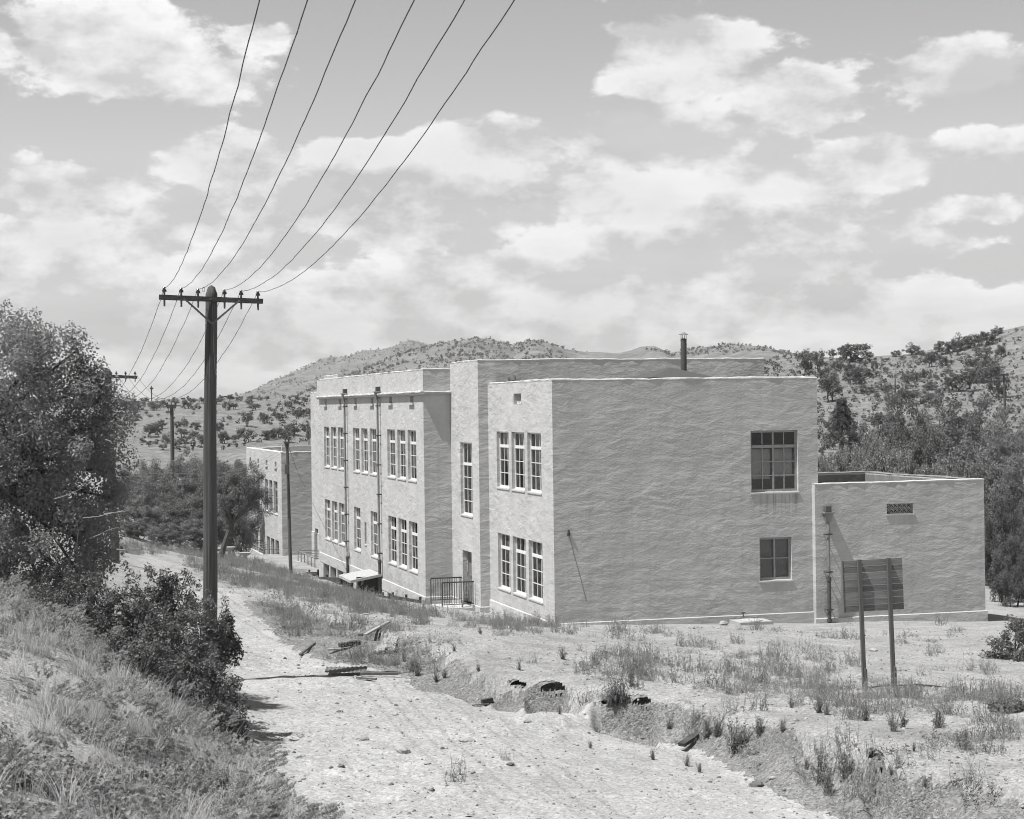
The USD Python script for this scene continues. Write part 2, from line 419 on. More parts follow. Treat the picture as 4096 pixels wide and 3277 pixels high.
M['wood_dark'] = noisy('dark_board', 0.03, 0.07, scale=5.0, stretch=(0.4, 0.4, 4), bump=0.4, bscale=20.0)
M['bark'] = noisy('bark', 0.045, 0.11, scale=9.0, stretch=(2, 2, 0.5), bump=0.8, bscale=22.0, bdist=0.03)
M['twig'] = noisy('twig', 0.16, 0.28, scale=9.0)
for k, (a, b) in enumerate(((0.12, 0.24), (0.09, 0.19), (0.14, 0.27))):
    M[f'plank{k}'] = noisy(f'weathered_plank_{k}', a, b, scale=4.0, stretch=(0.5, 0.5, 11.0), rough=0.85, bump=0.4, bscale=6.0, bdist=0.008, local=True)
M['post'] = noisy('post_wood', 0.07, 0.13, scale=5.0, stretch=(6, 6, 0.4), rough=0.85, bump=0.3, local=True)
M['lumber'] = noisy('bleached_lumber', 0.22, 0.34, scale=6.0, stretch=(4, 4, 4), rough=0.9)
M['lumber_dark'] = noisy('old_lumber', 0.08, 0.16, scale=6.0, rough=0.9)
M['tin'] = noisy('corrugated_tin', 0.2, 0.3, scale=8.0, rough=0.6, spec=0.5)
M['rock'] = noisy('rock', 0.22, 0.36, scale=7.0, bump=0.7, bscale=22.0, bdist=0.03)
M['rock_dark'] = noisy('dark_rock', 0.08, 0.14, scale=7.0, bump=0.7, bscale=22.0, bdist=0.03)
M['soil'] = ground_material('sandy_soil', 0.255, 0.345, pebble=0.55, veg=0.35)
M['road'] = ground_material('sandy_road', 0.275, 0.375, pebble=0.5, veg=0.18, bump=0.25)
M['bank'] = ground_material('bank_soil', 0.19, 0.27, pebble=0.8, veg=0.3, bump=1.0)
M['verge'] = ground_material('verge_soil', 0.28, 0.38, pebble=0.9, veg=0.35, bump=0.9)
M['hill'] = ground_material('stony_hill', 0.13, 0.26, pebble=0.7, veg=0.6, bump=0.6)
M['mountain'] = ground_material('mountain_rock', 0.12, 0.24, pebble=0.7, veg=0.5, bump=0.6, big=0.12)
M['oak'] = leaf_material('oak_leaf', 0.21, 0.42, trans=0.38, rough=0.5, spec=0.4)
M['bush'] = leaf_material('bush_leaf', 0.14, 0.28, trans=0.34, rough=0.55, spec=0.3)
M['mesquite'] = leaf_material('mesquite_leaf', 0.19, 0.31, trans=0.3, rough=0.6, spec=0.3)
M['scrub'] = leaf_material('scrub_leaf', 0.13, 0.2, trans=0.2, rough=0.7, spec=0.2)
M['pine'] = leaf_material('pine_needle', 0.1, 0.19, trans=0.12, rough=0.5, spec=0.4)
M['pale_leaf'] = leaf_material('pale_leaf', 0.24, 0.46, trans=0.25, rough=0.35, spec=0.6)
M['weed'] = leaf_material('weed_leaf', 0.27, 0.44, trans=0.4, rough=0.6, spec=0.3)
M['straw'] = leaf_material('dry_grass_blade', 0.42, 0.72, trans=0.42, rough=0.6, spec=0.3)
M['straw_dark'] = leaf_material('green_grass_blade', 0.34, 0.56, trans=0.3, rough=0.6, spec=0.3)

# ------------------------------------------------------------------ terrain heights
GX0, GX1, GY0, GY1, GS = -70.0, 70.0, -15.0, 200.0, 0.25
RIM = [(4300, 3150, 3.62), (4018, 3092, 3.62), (3832, 3048, 3.65), (3610, 3018, 3.70), (3425, 2944, 3.70), (3166, 2877, 3.65), (2944, 2833, 3.58), (2722, 2781, 3.52), (2499, 2768, 3.50),
       (2369, 2768, 3.50), (2265, 2716, 3.45), (2109, 2716, 3.40), (1986, 2703, 3.40), (1849, 2644, 3.40), (1693, 2573, 3.38), (1447, 2482, 3.22), (1291, 2433, 3.02), (1200, 2400, 2.9)]
BASE = [(3420, 3290, 2.95), (3166, 3203, 2.9), (3018, 3137, 2.9), (2900, 3055, 2.92), (2722, 2966, 2.93), (2434, 2904, 3.02), (2304, 2871, 2.95), (1947, 2793, 3.06), (1693, 2748, 3.07), (1590, 2703, 3.07),
        (1297, 2650, 3.08), (1130, 2560, 3.06), (1040, 2480, 3.0), (980, 2415, 2.9)]
ROADL = [(1120, 3240, 3.28), (1080, 3100, 3.24), (985, 2950, 3.2), (960, 2830, 3.18), (930, 2700, 3.12), (830, 2560, 3.06), (760, 2420, 2.95), (690, 2370, 2.88), (560, 2310, 2.7)]


def controls():
    P = [atz(*r) for r in RIM + BASE + ROADL]
    for r in ((2048, 3230, 3.12), (2900, 3270, 2.95), (1500, 2950, 3.12), (2200, 2990, 3.03), (1100, 2700, 3.13), (1400, 2780, 3.13), (900, 2500, 3.02), (1000, 2520, 3.03), (880, 2400, 2.9), (620, 2300, 2.7),
              (640, 2250, 2.35), (720, 2230, 2.2), (598, 2185, 1.55), (800, 2270, 2.4), (1000, 2330, 2.3), (1080, 2360, 2.5)):
        P.append(atz(*r))
    loc = [(0, 0, .42), (4.9, 0, .25), (9.8, 0, .05), (16.5, -.3, -.15), (22, -.3, -.25), (30, -1, -.4), (0, 4, .3), (0, 8.6, 0.0), (-.39, 8.7, -.08), (-1.9, 9.3, -.05), (-2.2, 11.5, -.2), (-1.6, 13.2, -.35),
           (-3.2, 16, -.3), (-3.2, 22, -.5), (-3.2, 30, -.55), (-3.2, 38, -.75), (-2.2, 46, -.9), (-3.5, 52, -1.1), (-4, 60, -1.55), (-5, 76, -1.7), (-1, 90, -2), (10, 40, -.5), (10, 10, 0), (18, 12, -.8), (24, 25, -1.6), (14, 60, -2), (25, 60, -2), (-1.5, 58, -1.6),
           (-2, -8, 1.25), (5, -10, 1.15), (14, -12, 1.2), (24, -12, 1.2)]
    P += [L2W(*p) for p in loc]
    P += [at(3450, 2757, 34.7), at(3580, 2750, 34.8), at(3900, 2755, 35.5), at(1162, 2292, 85), at(981, 2251, 95), at(918, 2228, 99)]
    P += [np.array(p, float) for p in (
        (0.5, -1, 6.45), (0, 4, 6.3), (-1.8, 10, 5.6), (-3.0, 14, 5.0), (-5, 12, 6.3), (-4.6, 20, 5.0), (-4.2, 22.5, 4.3), (-6, 24, 5.1), (-6.6, 28, 4.7), (-7.5, 34, 4.2), (-10, 30, 6.2), (-12, 40, 5.2), (-16, 55, 4.6), (-20, 60, 5.2), (-22, 75, 4), (-25, 100, 3), (-19, 100, 0.6), (-30, 30, 10), (-70, 40, 18), (-70, 130, 10), (-10, 5, 8), (-15, -15, 12),
        (3.0, 8, 4.7), (0.6, 14, 3.6), (5.5, 8, 3.2), (8, 0, 3.3), (12, 12, 3.5), (4, -15, 7), (14, -15, 4), (40, -15, 4), (70, -15, 4), (70, 60, .5), (40, 30, 2.8), (14, 25, 3.5), (24, 30, 3.1), (70, 120, -1.5), (70, 200, -2), (40, 110, -1.5), (30, 90, -1.5), (35, 64, -.6),
        (-17, 120, -1.2), (-18, 140, -1.5), (0, 140, -2), (20, 120, -1.2), (20, 200, -2), (0, 200, -2), (-30, 200, 0), (-70, 200, 6), (-35, 140, 2), (70, 20, 3), (-70, -15, 25))]
    return np.array(P)


CP = controls()
gx = np.arange(GX0, GX1 + 1e-6, GS); gy = np.arange(GY0, GY1 + 1e-6, GS)
_X, _Y = np.meshgrid(gx, gy)
_Z = LinearNDInterpolator(CP[:, :2], CP[:, 2])(_X, _Y)
_Zw = gaussian_filter(np.nan_to_num(_Z, nan=3.0), 5.0)
_Zn = gaussian_filter(np.nan_to_num(_Z, nan=3.0), 1.0)
_near = np.clip((46 - _Y) / 8, 0, 1) * np.clip((_Y - 18) / 4, 0, 1) * np.clip((_X + 8) / 2, 0, 1)
_bank = gaussian_filter(np.where(_near > 0, 1.0, 0.0), 3)
_Z = _Zn * _near + _Zw * (1 - _near)
# areaways dug along the school's side wall
_U = (_X - C0[0]) * D2[0] + (_Y - C0[1]) * D2[1]; _V = (_X - C0[0]) * D1[0] + (_Y - C0[1]) * D1[1]
_pit = (_U > -2.75) & (_U < 3) & (((_V > 15.2) & (_V < 21.3)) | ((_V > 30.6) & (_V < 39)))
_Z = np.where(_pit, np.minimum(_Z, -1.35), _Z)
_pit2 = (_U > -3.0) & (_U < 3) & (_V > 59.5) & (_V < 77)
_Z = np.where(_pit2, np.minimum(_Z, -2.4), _Z)

# places where the rain has cut deeper into the bank: (pixel x on the rim, half width m, depth m)
CUTS = [(2180, 0.34, 0.30), (2030, 0.24, 0.16), (2430, 0.24, 0.24), (2545, 0.26, 0.30), (3490, 0.22, 0.26), (3680, 0.2, 0.16), (3250, 0.25, 0.14)]


def H0(x, y):
    x, y = np.asarray(x, float), np.asarray(y, float)
    x, y = np.broadcast_arrays(x, y)
    z = map_coordinates(_Z, [(y.ravel() - GY0) / GS, (x.ravel() - GX0) / GS], order=1, mode='nearest')
    return z.reshape(x.shape)


RIMW = np.array([atz(*r)[:2] for r in RIM])


def rim_distance(x, y):
    """distance in plan from the rim of the bank, positive on the road side, far away = -9"""
    shape = np.broadcast(x, y).shape
    p = np.stack([np.broadcast_to(x, shape).ravel(), np.broadcast_to(y, shape).ravel()], 1)
    out = np.full(len(p), -9.0)
    m = (p[:, 0] > RIMW[:, 0].min() - 2) & (p[:, 0] < RIMW[:, 0].max() + 2) & (p[:, 1] > RIMW[:, 1].min() - 3) & (p[:, 1] < RIMW[:, 1].max() + 3)
    q = p[m]; best = np.full(len(q), 9.0); sgn = np.full(len(q), -1.0)
    for k in range(len(RIMW) - 1):
        s0, e = RIMW[k], RIMW[k + 1] - RIMW[k]
        t = np.clip((q - s0) @ e / (e @ e), 0, 1)
        v = q - s0 - t[:, None] * e
        dd = np.hypot(v[:, 0], v[:, 1]); cr = e[0] * v[:, 1] - e[1] * v[:, 0]
        u = dd < best
        best[u] = dd[u]; sgn[u] = np.sign(cr[u])
    out[m] = best * sgn
    return out.reshape(shape)


def fb(x, y, sc, seed, oct=4):
    return meshkit.fbm(np.stack([x * sc, y * sc, np.zeros_like(x) + seed * 7.3], -1), oct, seed) - 0.5


def H(x, y):
    x, y = np.asarray(x, float), np.asarray(y, float)
    z = H0(x, y)
    u = (x - C0[0]) * D2[0] + (y - C0[1]) * D2[1]; v = (x - C0[0]) * D1[0] + (y - C0[1]) * D1[1]
    near_b = np.clip(np.maximum(np.maximum(-3.0 - u, -0.2 - v), np.maximum(v - 40, u - 18)) / 3, 0, 1)
    calm = near_b
    d = rim_distance(x, y)
    dw = d + fb(x, y, 1.1, 61, 2) * .5
    sc_ = np.clip(dw / .16, 0, 1) * np.clip((1.15 - dw) / .85, 0, 1)
    z = z - .24 * sc_ * calm * np.clip(.25 + 2.6 * (fb(x, y, .5, 63) + .22), .15, 1)
    for px_, hw, dp in CUTS:
        k = int(np.argmin([abs(q[0] - px_) for q in RIM])); r0 = RIM[k]
        c_ = atz(px_, np.interp(px_, [q[0] for q in RIM][::-1], [q[1] for q in RIM][::-1]), r0[2])
        g = np.clip(1.25 - ((x - c_[0]) / hw) ** 2, 0, 1) * (np.abs(y - c_[1]) < 2)
        dh = d + fb(x, y, 1.6, 64, 2) * .25
        z = z - dp * g * np.clip(dh / .10, 0, 1) * np.clip((.75 - dh) / .45, 0, 1)
    bk = np.clip(1 - np.abs(z - 3.27) / .3, 0, 1) * np.clip((46 - y) / 6, 0, 1) * calm
    z = z + bk * (np.abs(fb(x, y, 1.4, 15, 3)) * -.4 + .05)
    z = z + fb(x, y, 0.16, 3) * 0.45 * calm + fb(x, y, 0.9, 5) * 0.16 * calm + fb(x, y, 4.0, 8, 3) * 0.05
    return z


def hit(px, py, ymax=190.0):
    d = ray(px, py)
    Y = np.arange(4.0, ymax, 0.1)
    t = Y / d[1]
    z = H(d[0] * t, Y)
    below = 8.0 + d[2] * t <= z
    i = int(np.argmax(below)) if below.any() else len(Y) - 1
    return np.array([d[0] * t[i], Y[i], float(z[i])])


def poly_world(pts):
    return Polygon([atz(*p)[:2] for p in pts])


road_poly = Polygon([tuple(atz(*p)[:2]) for p in BASE] + [tuple(atz(*p)[:2]) for p in ((900, 2370, 2.8), (700, 2270, 2.45), (560, 2225, 2.2))] + [tuple(atz(*p)[:2]) for p in reversed(ROADL)] + [(-1.4, 16), (-0.2, 12), (3.6, 6), (6.5, -14), (12, -14), (9.5, 8)])
bank_poly = Polygon([tuple(atz(*p)[:2]) for p in BASE] + [tuple(atz(*p)[:2]) for p in reversed(RIM)] + [(10, 18), (9.5, 8)])
verge_poly = Polygon([tuple(atz(*p)[:2]) for p in ROADL] + [(-14, 62), (-40, 62), (-40, -14), (6.5, -14), (3.6, 6), (-0.2, 12), (-1.4, 16)])


def grid_mesh(x0, x1, y0, y1, s, drop=0.0, hole=None):
    xs = np.arange(x0, x1 + s / 2, s); ys = np.arange(y0, y1 + s / 2, s)
    X, Y = np.meshgrid(xs, ys); Z = H(X, Y) - drop
    n, m = X.shape
    i = np.arange(n - 1)[:, None] * m + np.arange(m - 1)[None]
    q = np.stack([i, i + 1, i + m + 1, i + m], -1).reshape(-1, 4)
    if hole:
        c = np.stack([X[:-1, :-1] + s / 2, Y[:-1, :-1] + s / 2], -1).reshape(-1, 2)
        q = q[~((c[:, 0] > hole[0]) & (c[:, 0] < hole[1]) & (c[:, 1] > hole[2]) & (c[:, 1] < hole[3]))]
    return np.stack([X.ravel(), Y.ravel(), Z.ravel()], 1), q


NEAR = (-13.0, 17.0, 7.0, 50.0)
FINE = (-3.5, 9.0, 21.0, 33.0)
V, Q = grid_mesh(*NEAR, 0.1, 0.0, (FINE[0], FINE[1], FINE[2], FINE[3]))
Vf, Qf = grid_mesh(*FINE, 0.04)
Q = np.vstack([Q, Qf + len(V)]); V = np.vstack([V, Vf])
CAVES, cave_parts = [(2195, 2750, .30, .10), (2065, 2735, .20, .05), (2440, 2805, .17, .07), (2555, 2805, .20, .09), (3505, 3035, .15, .08)], []
keepq = np.ones(len(Q), bool); cq = V[Q].mean(1)
for ci, (hx, hy, hw, hh) in enumerate(CAVES):
    p = None
    d = ray(hx, hy); t = np.arange(18.0, 40.0, 0.01); zz = H(d[0] * t / d[1], t)
    k = int(np.argmax(8.0 + d[2] * t / d[1] <= zz)); p = np.array([d[0] * t[k] / d[1], t[k], 8.0 + d[2] * t[k] / d[1]])
    yy_ = np.linspace(-.25, .25, 11); sl = np.polyfit(yy_, H(np.full(11, p[0]), p[1] + yy_), 1)[0]
    sl = min(max(sl, .3), 4.0)
    rq = cq - p; rq[:, 1] -= rq[:, 2] / sl
    e = (rq / np.array([hw, .30, hh])) ** 2
    keepq &= e.sum(1) + (meshkit.noise(cq * 9.0) - .5) * .5 > .9
    an, el = np.meshgrid(np.linspace(0, 2 * np.pi, 33), np.linspace(0, np.pi / 2, 9))
    bo = np.stack([np.cos(an) * np.cos(el) * hw * 1.06, np.sin(el) * .26 + .03, np.sin(an) * np.cos(el) * hh * 1.15], -1).reshape(-1, 3)
    bo[:, 1] += bo[:, 2] / sl
    bo = p + bo + (meshkit.fbm(bo * 7 + ci * 3.3, 3, ci)[:, None] - .5) * np.array([.06, .05, .05])
    bo[:, 2] = np.minimum(bo[:, 2], H(bo[:, 0], bo[:, 1]) - .012)
    i_ = np.arange(8)[:, None] * 33 + np.arange(32)[None]
    cave_parts.append((bo, np.stack([i_, i_ + 1, i_ + 34, i_ + 33], -1).reshape(-1, 4)))
Q = Q[keepq]
c = V[Q].mean(1)
inr = contains_xy(road_poly, c[:, 0], c[:, 1]); ragged = fb(c[:, 0], c[:, 1], 2.0, 71) * .5 + fb(c[:, 0], c[:, 1], 9.0, 72, 2) * .25
rd = rim_distance(c[:, 0], c[:, 1]) + ragged
inb = (contains_xy(bank_poly, c[:, 0] + ragged, c[:, 1] + ragged) | contains_xy(bank_poly, c[:, 0], c[:, 1])) & (rd > .02)
inr &= ~inb
inv = contains_xy(verge_poly, c[:, 0], c[:, 1]) & ~inr & ~inb


def sub(V, Q):
    u, inv_ = np.unique(Q, return_inverse=True)
    return V[u], inv_.reshape(Q.shape)


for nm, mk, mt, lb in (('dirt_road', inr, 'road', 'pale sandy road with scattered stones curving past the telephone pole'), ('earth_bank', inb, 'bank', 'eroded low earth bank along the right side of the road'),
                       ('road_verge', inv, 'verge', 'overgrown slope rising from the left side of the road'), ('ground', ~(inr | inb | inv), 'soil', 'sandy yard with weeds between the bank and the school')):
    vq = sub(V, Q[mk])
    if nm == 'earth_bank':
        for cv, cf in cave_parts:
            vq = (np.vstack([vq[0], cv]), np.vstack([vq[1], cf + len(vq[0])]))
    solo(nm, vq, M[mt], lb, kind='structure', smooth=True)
V2, Q2 = grid_mesh(-70, 70, -14, 198, 0.5, 0.03, (NEAR[0] + 0.5, NEAR[1] - 0.5, NEAR[2] + 0.5, NEAR[3] - 0.5))
c = V2[Q2].mean(1)
inr = contains_xy(road_poly, c[:, 0], c[:, 1])
solo('outer_ground', sub(V2, Q2[~inr]), M['soil'], 'sandy ground around the school buildings and beyond', kind='structure', smooth=True)
solo('far_road', sub(V2, Q2[inr]), M['road'], 'far stretch of the sandy road beside the mesquite trees', kind='structure', smooth=True)


# ------------------------------------------------------------------ hills
def ridge_mesh(ridge, Yr, Yf, zf, nx, ny, seed, rough, back=0.6, gully=0.0, xpad=0.0, power=1.0):
    """ridge: pixel polyline seen at depth Yr; slope comes down to (Yf, zf)"""
    R = np.array([at(x, y, Yr) for x, y in ridge])
    xs = np.linspace(R[0, 0] - xpad, R[-1, 0] + 0.3 * xpad, nx)
    zr = np.interp(xs, R[:, 0], R[:, 2])
    t = np.concatenate([np.linspace(0, 1, ny), np.linspace(1.04, 1 + back, ny // 4)])
    X, T = np.meshgrid(xs, t)
    Z = np.where(T <= 1, zf + (zr - zf)[None] * np.clip(T, 0, 1) ** power, zr[None] - (zr - zf)[None] * (np.clip(T - 1, 0, None) / back) ** 1.5 * 0.9)
    Y = Yf + (Yr - Yf) * T
    amp = rough * np.clip(np.abs(T) * 4, 0, 1)
    sc = 1.0 / (0.06 * (Yr - Yf))
    nz = meshkit.fbm(np.stack([X * sc * 1.3, Y * sc * 0.6, np.full_like(X, seed)], -1), 5, seed) - 0.5
    Z = Z + amp * nz * np.where(T > 0.9, 0.35, 1.0)
    if gully:
        gl = np.abs(meshkit.fbm(np.stack([X * sc * 0.5 + 0.15 * T, T * 0.7, np.full_like(X, seed + 5)], -1), 4, seed + 9) - 0.5)
        Z = Z - gully * (0.25 - gl).clip(0, 1) * 4 * np.clip(T * 3, 0, 1) * np.clip((1.15 - T) * 2, 0, 1)
    n, m = X.shape
    i = np.arange(n - 1)[:, None] * m + np.arange(m - 1)[None]
    q = np.stack([i, i + 1, i + m + 1, i + m], -1).reshape(-1, 4)
    return np.stack([X.ravel(), Y.ravel(), Z.ravel()], 1), q, (X, Y, Z)


def sampler(G):
    X, Y, Z = G
    xs = X[0]; ys = Y[:, 0]

    def f(x, y):
        i = np.interp(x, xs, np.arange(len(xs))); j = np.interp(y, ys, np.arange(len(ys)))
        return map_coordinates(Z, [np.atleast_1d(j), np.atleast_1d(i)], order=1, mode='nearest')
    return f


# plain that carries everything out to the horizon
yy = np.array([-1500, -400, -14, 150, 197, 400, 900, 2000, 3400.0]); xx_ = np.array([-3000, -1500, -600, -70, 0, 70, 600, 1500, 3000.0])
Xp, Yp = np.meshgrid(xx_, yy); Zp = np.where((np.abs(Xp) <= 70) & (Yp >= -14) & (Yp <= 197), -4.0, -3.0) + np.clip(Yp - 900, 0, None) * -0.0005
ii = np.arange(8)[:, None] * 9 + np.arange(8)[None]
solo('plain', (np.stack([Xp.ravel(), Yp.ravel(), Zp.ravel()], 1), np.stack([ii, ii + 1, ii + 10, ii + 9], -1).reshape(-1, 4)), M['hill'], 'flat valley floor reaching to the horizon', kind='structure')

ridgeL = [(-900, 1500), (-300, 1560), (100, 1590), (420, 1604), (700, 1602), (900, 1590), (1050, 1592), (1250, 1580), (1500, 1560), (1750, 1560)]
vl, ql, GL = ridge_mesh(ridgeL, 390, 175, -2.2, 220, 90, 11, 2.4, back=0.5, gully=0.5, power=1.0)
solo('hillside', (vl, ql), M['hill'], 'low bare stony hillside dotted with shrubs left of the school', kind='structure', smooth=True)
ridgeR = [(2950, 1455), (3060, 1440), (3160, 1424), (3240, 1428), (3420, 1432), (3600, 1418), (3700, 1402), (3800, 1382), (3900, 1350), (4030, 1318), (4300, 1250), (4800, 1160), (5600, 1120)]
vr, qr, GR = ridge_mesh(ridgeR, 300, 128, -1.8, 260, 120, 23, 1.6, back=0.5, gully=0.3, xpad=28.0, power=1.05)
solo('hillside', (vr, qr), M['hill'], 'stony hillside rising behind the school annex at the right', kind='structure', smooth=True)
ridgeB = [(300, 1640), (880, 1608), (960, 1582), (1040, 1545), (1130, 1500), (1250, 1448), (1310, 1420), (1400, 1412), (1440, 1395), (1520, 1392), (1590, 1370), (1605, 1358), (1650, 1356), (1700, 1372), (1800, 1400), (2200, 1430), (2600, 1450), (3200, 1500), (3600, 1600)]
vb, qb, GB = ridge_mesh(ridgeB, 1900, 1050, -4, 320, 110, 31, 14.0, gully=9.0, power=0.9)
solo('mountain', (vb, qb), M['mountain'], 'long hazy mountain slope with a rocky knob on its crest', kind='structure', smooth=True)
ridgeF = [(700, 1645), (1060, 1605), (1200, 1575), (1330, 1510), (1450, 1470), (1560, 1420), (1700, 1380), (1780, 1362), (1850, 1346), (1920, 1342), (1990, 1355), (2060, 1372), (2110, 1350), (2140, 1348), (2190, 1362), (2260, 1385), (2340, 1402), (2420, 1400), (2480, 1398), (2560, 1376), (2620, 1380), (2680, 1402), (2740, 1392), (2800, 1382), (2870, 1372), (2960, 1368), (3050, 1378), (3120, 1392), (3200, 1410), (3400, 1440), (3800, 1560), (4100, 1650)]
vf, qf, GF = ridge_mesh(ridgeF, 1150, 620, -4, 420, 120, 47, 9.0, gully=6.5, power=0.85)
solo('mountain', (vf, qf), M['mountain'], 'nearer mountain ridge with three humps speckled with shrubs', kind='structure', smooth=True)
hz_ = bx(-3050, 3050, -1550, 3450, -13.0, 92.0)
solo('haze', hz_, usdkit.material(stage, '/World/Looks/haze', {'v': ('principled_volume', dict(color=g3(0.93), density=0.00016, anisotropy=0.3))}, [], volume='v.volume'), 'thin summer haze over the valley', kind='stuff')
HLf, HRf, HBf, HFf = sampler(GL), sampler(GR), sampler(GB), sampler(GF)


def hit_hill(px, py, f, y0, y1):
    d = ray(px, py); Y = np.arange(y0, y1, 0.5); t = Y / d[1]
    z = f(d[0] * t, Y); below = 8 + d[2] * t <= z
    if not below.any():
        return None
    i = int(np.argmax(below)); return np.array([d[0] * t[i], Y[i], float(z[i])])


# ------------------------------------------------------------------ the school
def ext(poly, t):
    return trimesh.creation.extrude_polygon(poly, t, engine='earcut')


def side_wall(u0, t, poly):
    """poly in (v, z); outer face at u0, thickness t inwards (+u)"""
    m = ext(poly, t); p = np.array(m.vertices)
    r = tm(np.stack([u0 + p[:, 2], p[:, 0], p[:, 1]], 1), m.faces)
    if r.volume < 0:
        r.invert()
    return r


def front_wall(v0, t, poly):
    """poly in (u, z); outer face at v0, thickness t inwards (+v)"""
    m = ext(poly, t); p = np.array(m.vertices)
    r = tm(np.stack([p[:, 0], v0 + p[:, 2], p[:, 1]], 1), m.faces)
    if r.volume < 0:
        r.invert()
    return r


def holed(a0, a1, z0, z1, holes):
    p = sbox(a0, z0, a1, z1)
    for h in holes:
        p = p.difference(sbox(h[0], h[2], h[1], h[3]))
    return p


def cap_strip(a0, a1, w0, w1, z, axis, seed, h=0.03, step=0.22):
    """uneven plaster capping along a wall top: length a0..a1, across w0..w1"""
    n = max(3, int((a1 - a0) / step)); a = np.linspace(a0, a1, n)
    r = np.random.default_rng(seed)
    wob = (meshkit.noise(np.stack([a * 1.1, a * 0, a * 0 + seed], -1)) - 0.5) * 0.045 + r.normal(0, 0.006, n)
    prof = [(w0 - 0.004, -0.03), (w0 - 0.010, h * 0.4), (w0 + 0.03, h), ((w0 + w1) / 2, h * 1.25), (w1 - 0.03, h), (w1 + 0.010, h * 0.4), (w1 + 0.004, -0.03)]
    k = len(prof); v = []
    for i in range(n):
        for j, (w, dz) in enumerate(prof):
            zz = z + dz + (wob[i] if 0 < j < k - 1 else 0)
            ww = w + (r.normal(0, 0.008) if j in (1, 5) else 0)
            v.append((a[i], ww, zz) if axis == 'u' else (ww, a[i], zz))
    f = []
    for i in range(n - 1):
        for j in range(k - 1):
            q0 = i * k + j
            f += [[q0, q0 + 1, q0 + k + 1], [q0, q0 + k + 1, q0 + k]]
    for j in range(1, k - 1):
        f += [[0, j + 1, j], [(n - 1) * k, (n - 1) * k + j, (n - 1) * k + j + 1]]
    m = tm(v, f)
    if axis == 'v':
        m.invert()
    m.invert()
    return m


def plinth_strip(a0, a1, face, zt, zb, axis, prot=0.05):
    """sloped-top plinth standing proud of a wall face (face = u for side walls, v for fronts)"""
    pr = np.array([(0.003, zt + 0.02), (-prot, zt), (-prot - 0.004, zb), (0.003, zb)])
    v = []
    for a in (a0, a1):
        for d, z in pr:
            v.append((face + d, a, z) if axis == 'side' else (a, face + d, z))
    f = [[0, 1, 5], [0, 5, 4], [1, 2, 6], [1, 6, 5], [2, 3, 7], [2, 7, 6], [0, 2, 1], [0, 3, 2], [4, 5, 6], [4, 6, 7]]
    m = tm(v, f)
    if axis != 'side':
        m.invert()
    return m


def mapped(mesh, plane, face):
    """(a, depth, z) -> building local; depth is inwards from the face"""
    p = np.array(mesh.vertices)
    q = np.stack([face + p[:, 1], p[:, 0], p[:, 2]], 1) if plane == 'side' else np.stack([p[:, 0], face + p[:, 1], p[:, 2]], 1)
    r = tm(q, mesh.faces)
    if plane == 'side':
        r.invert()
    return r


SASH_ROW = {}


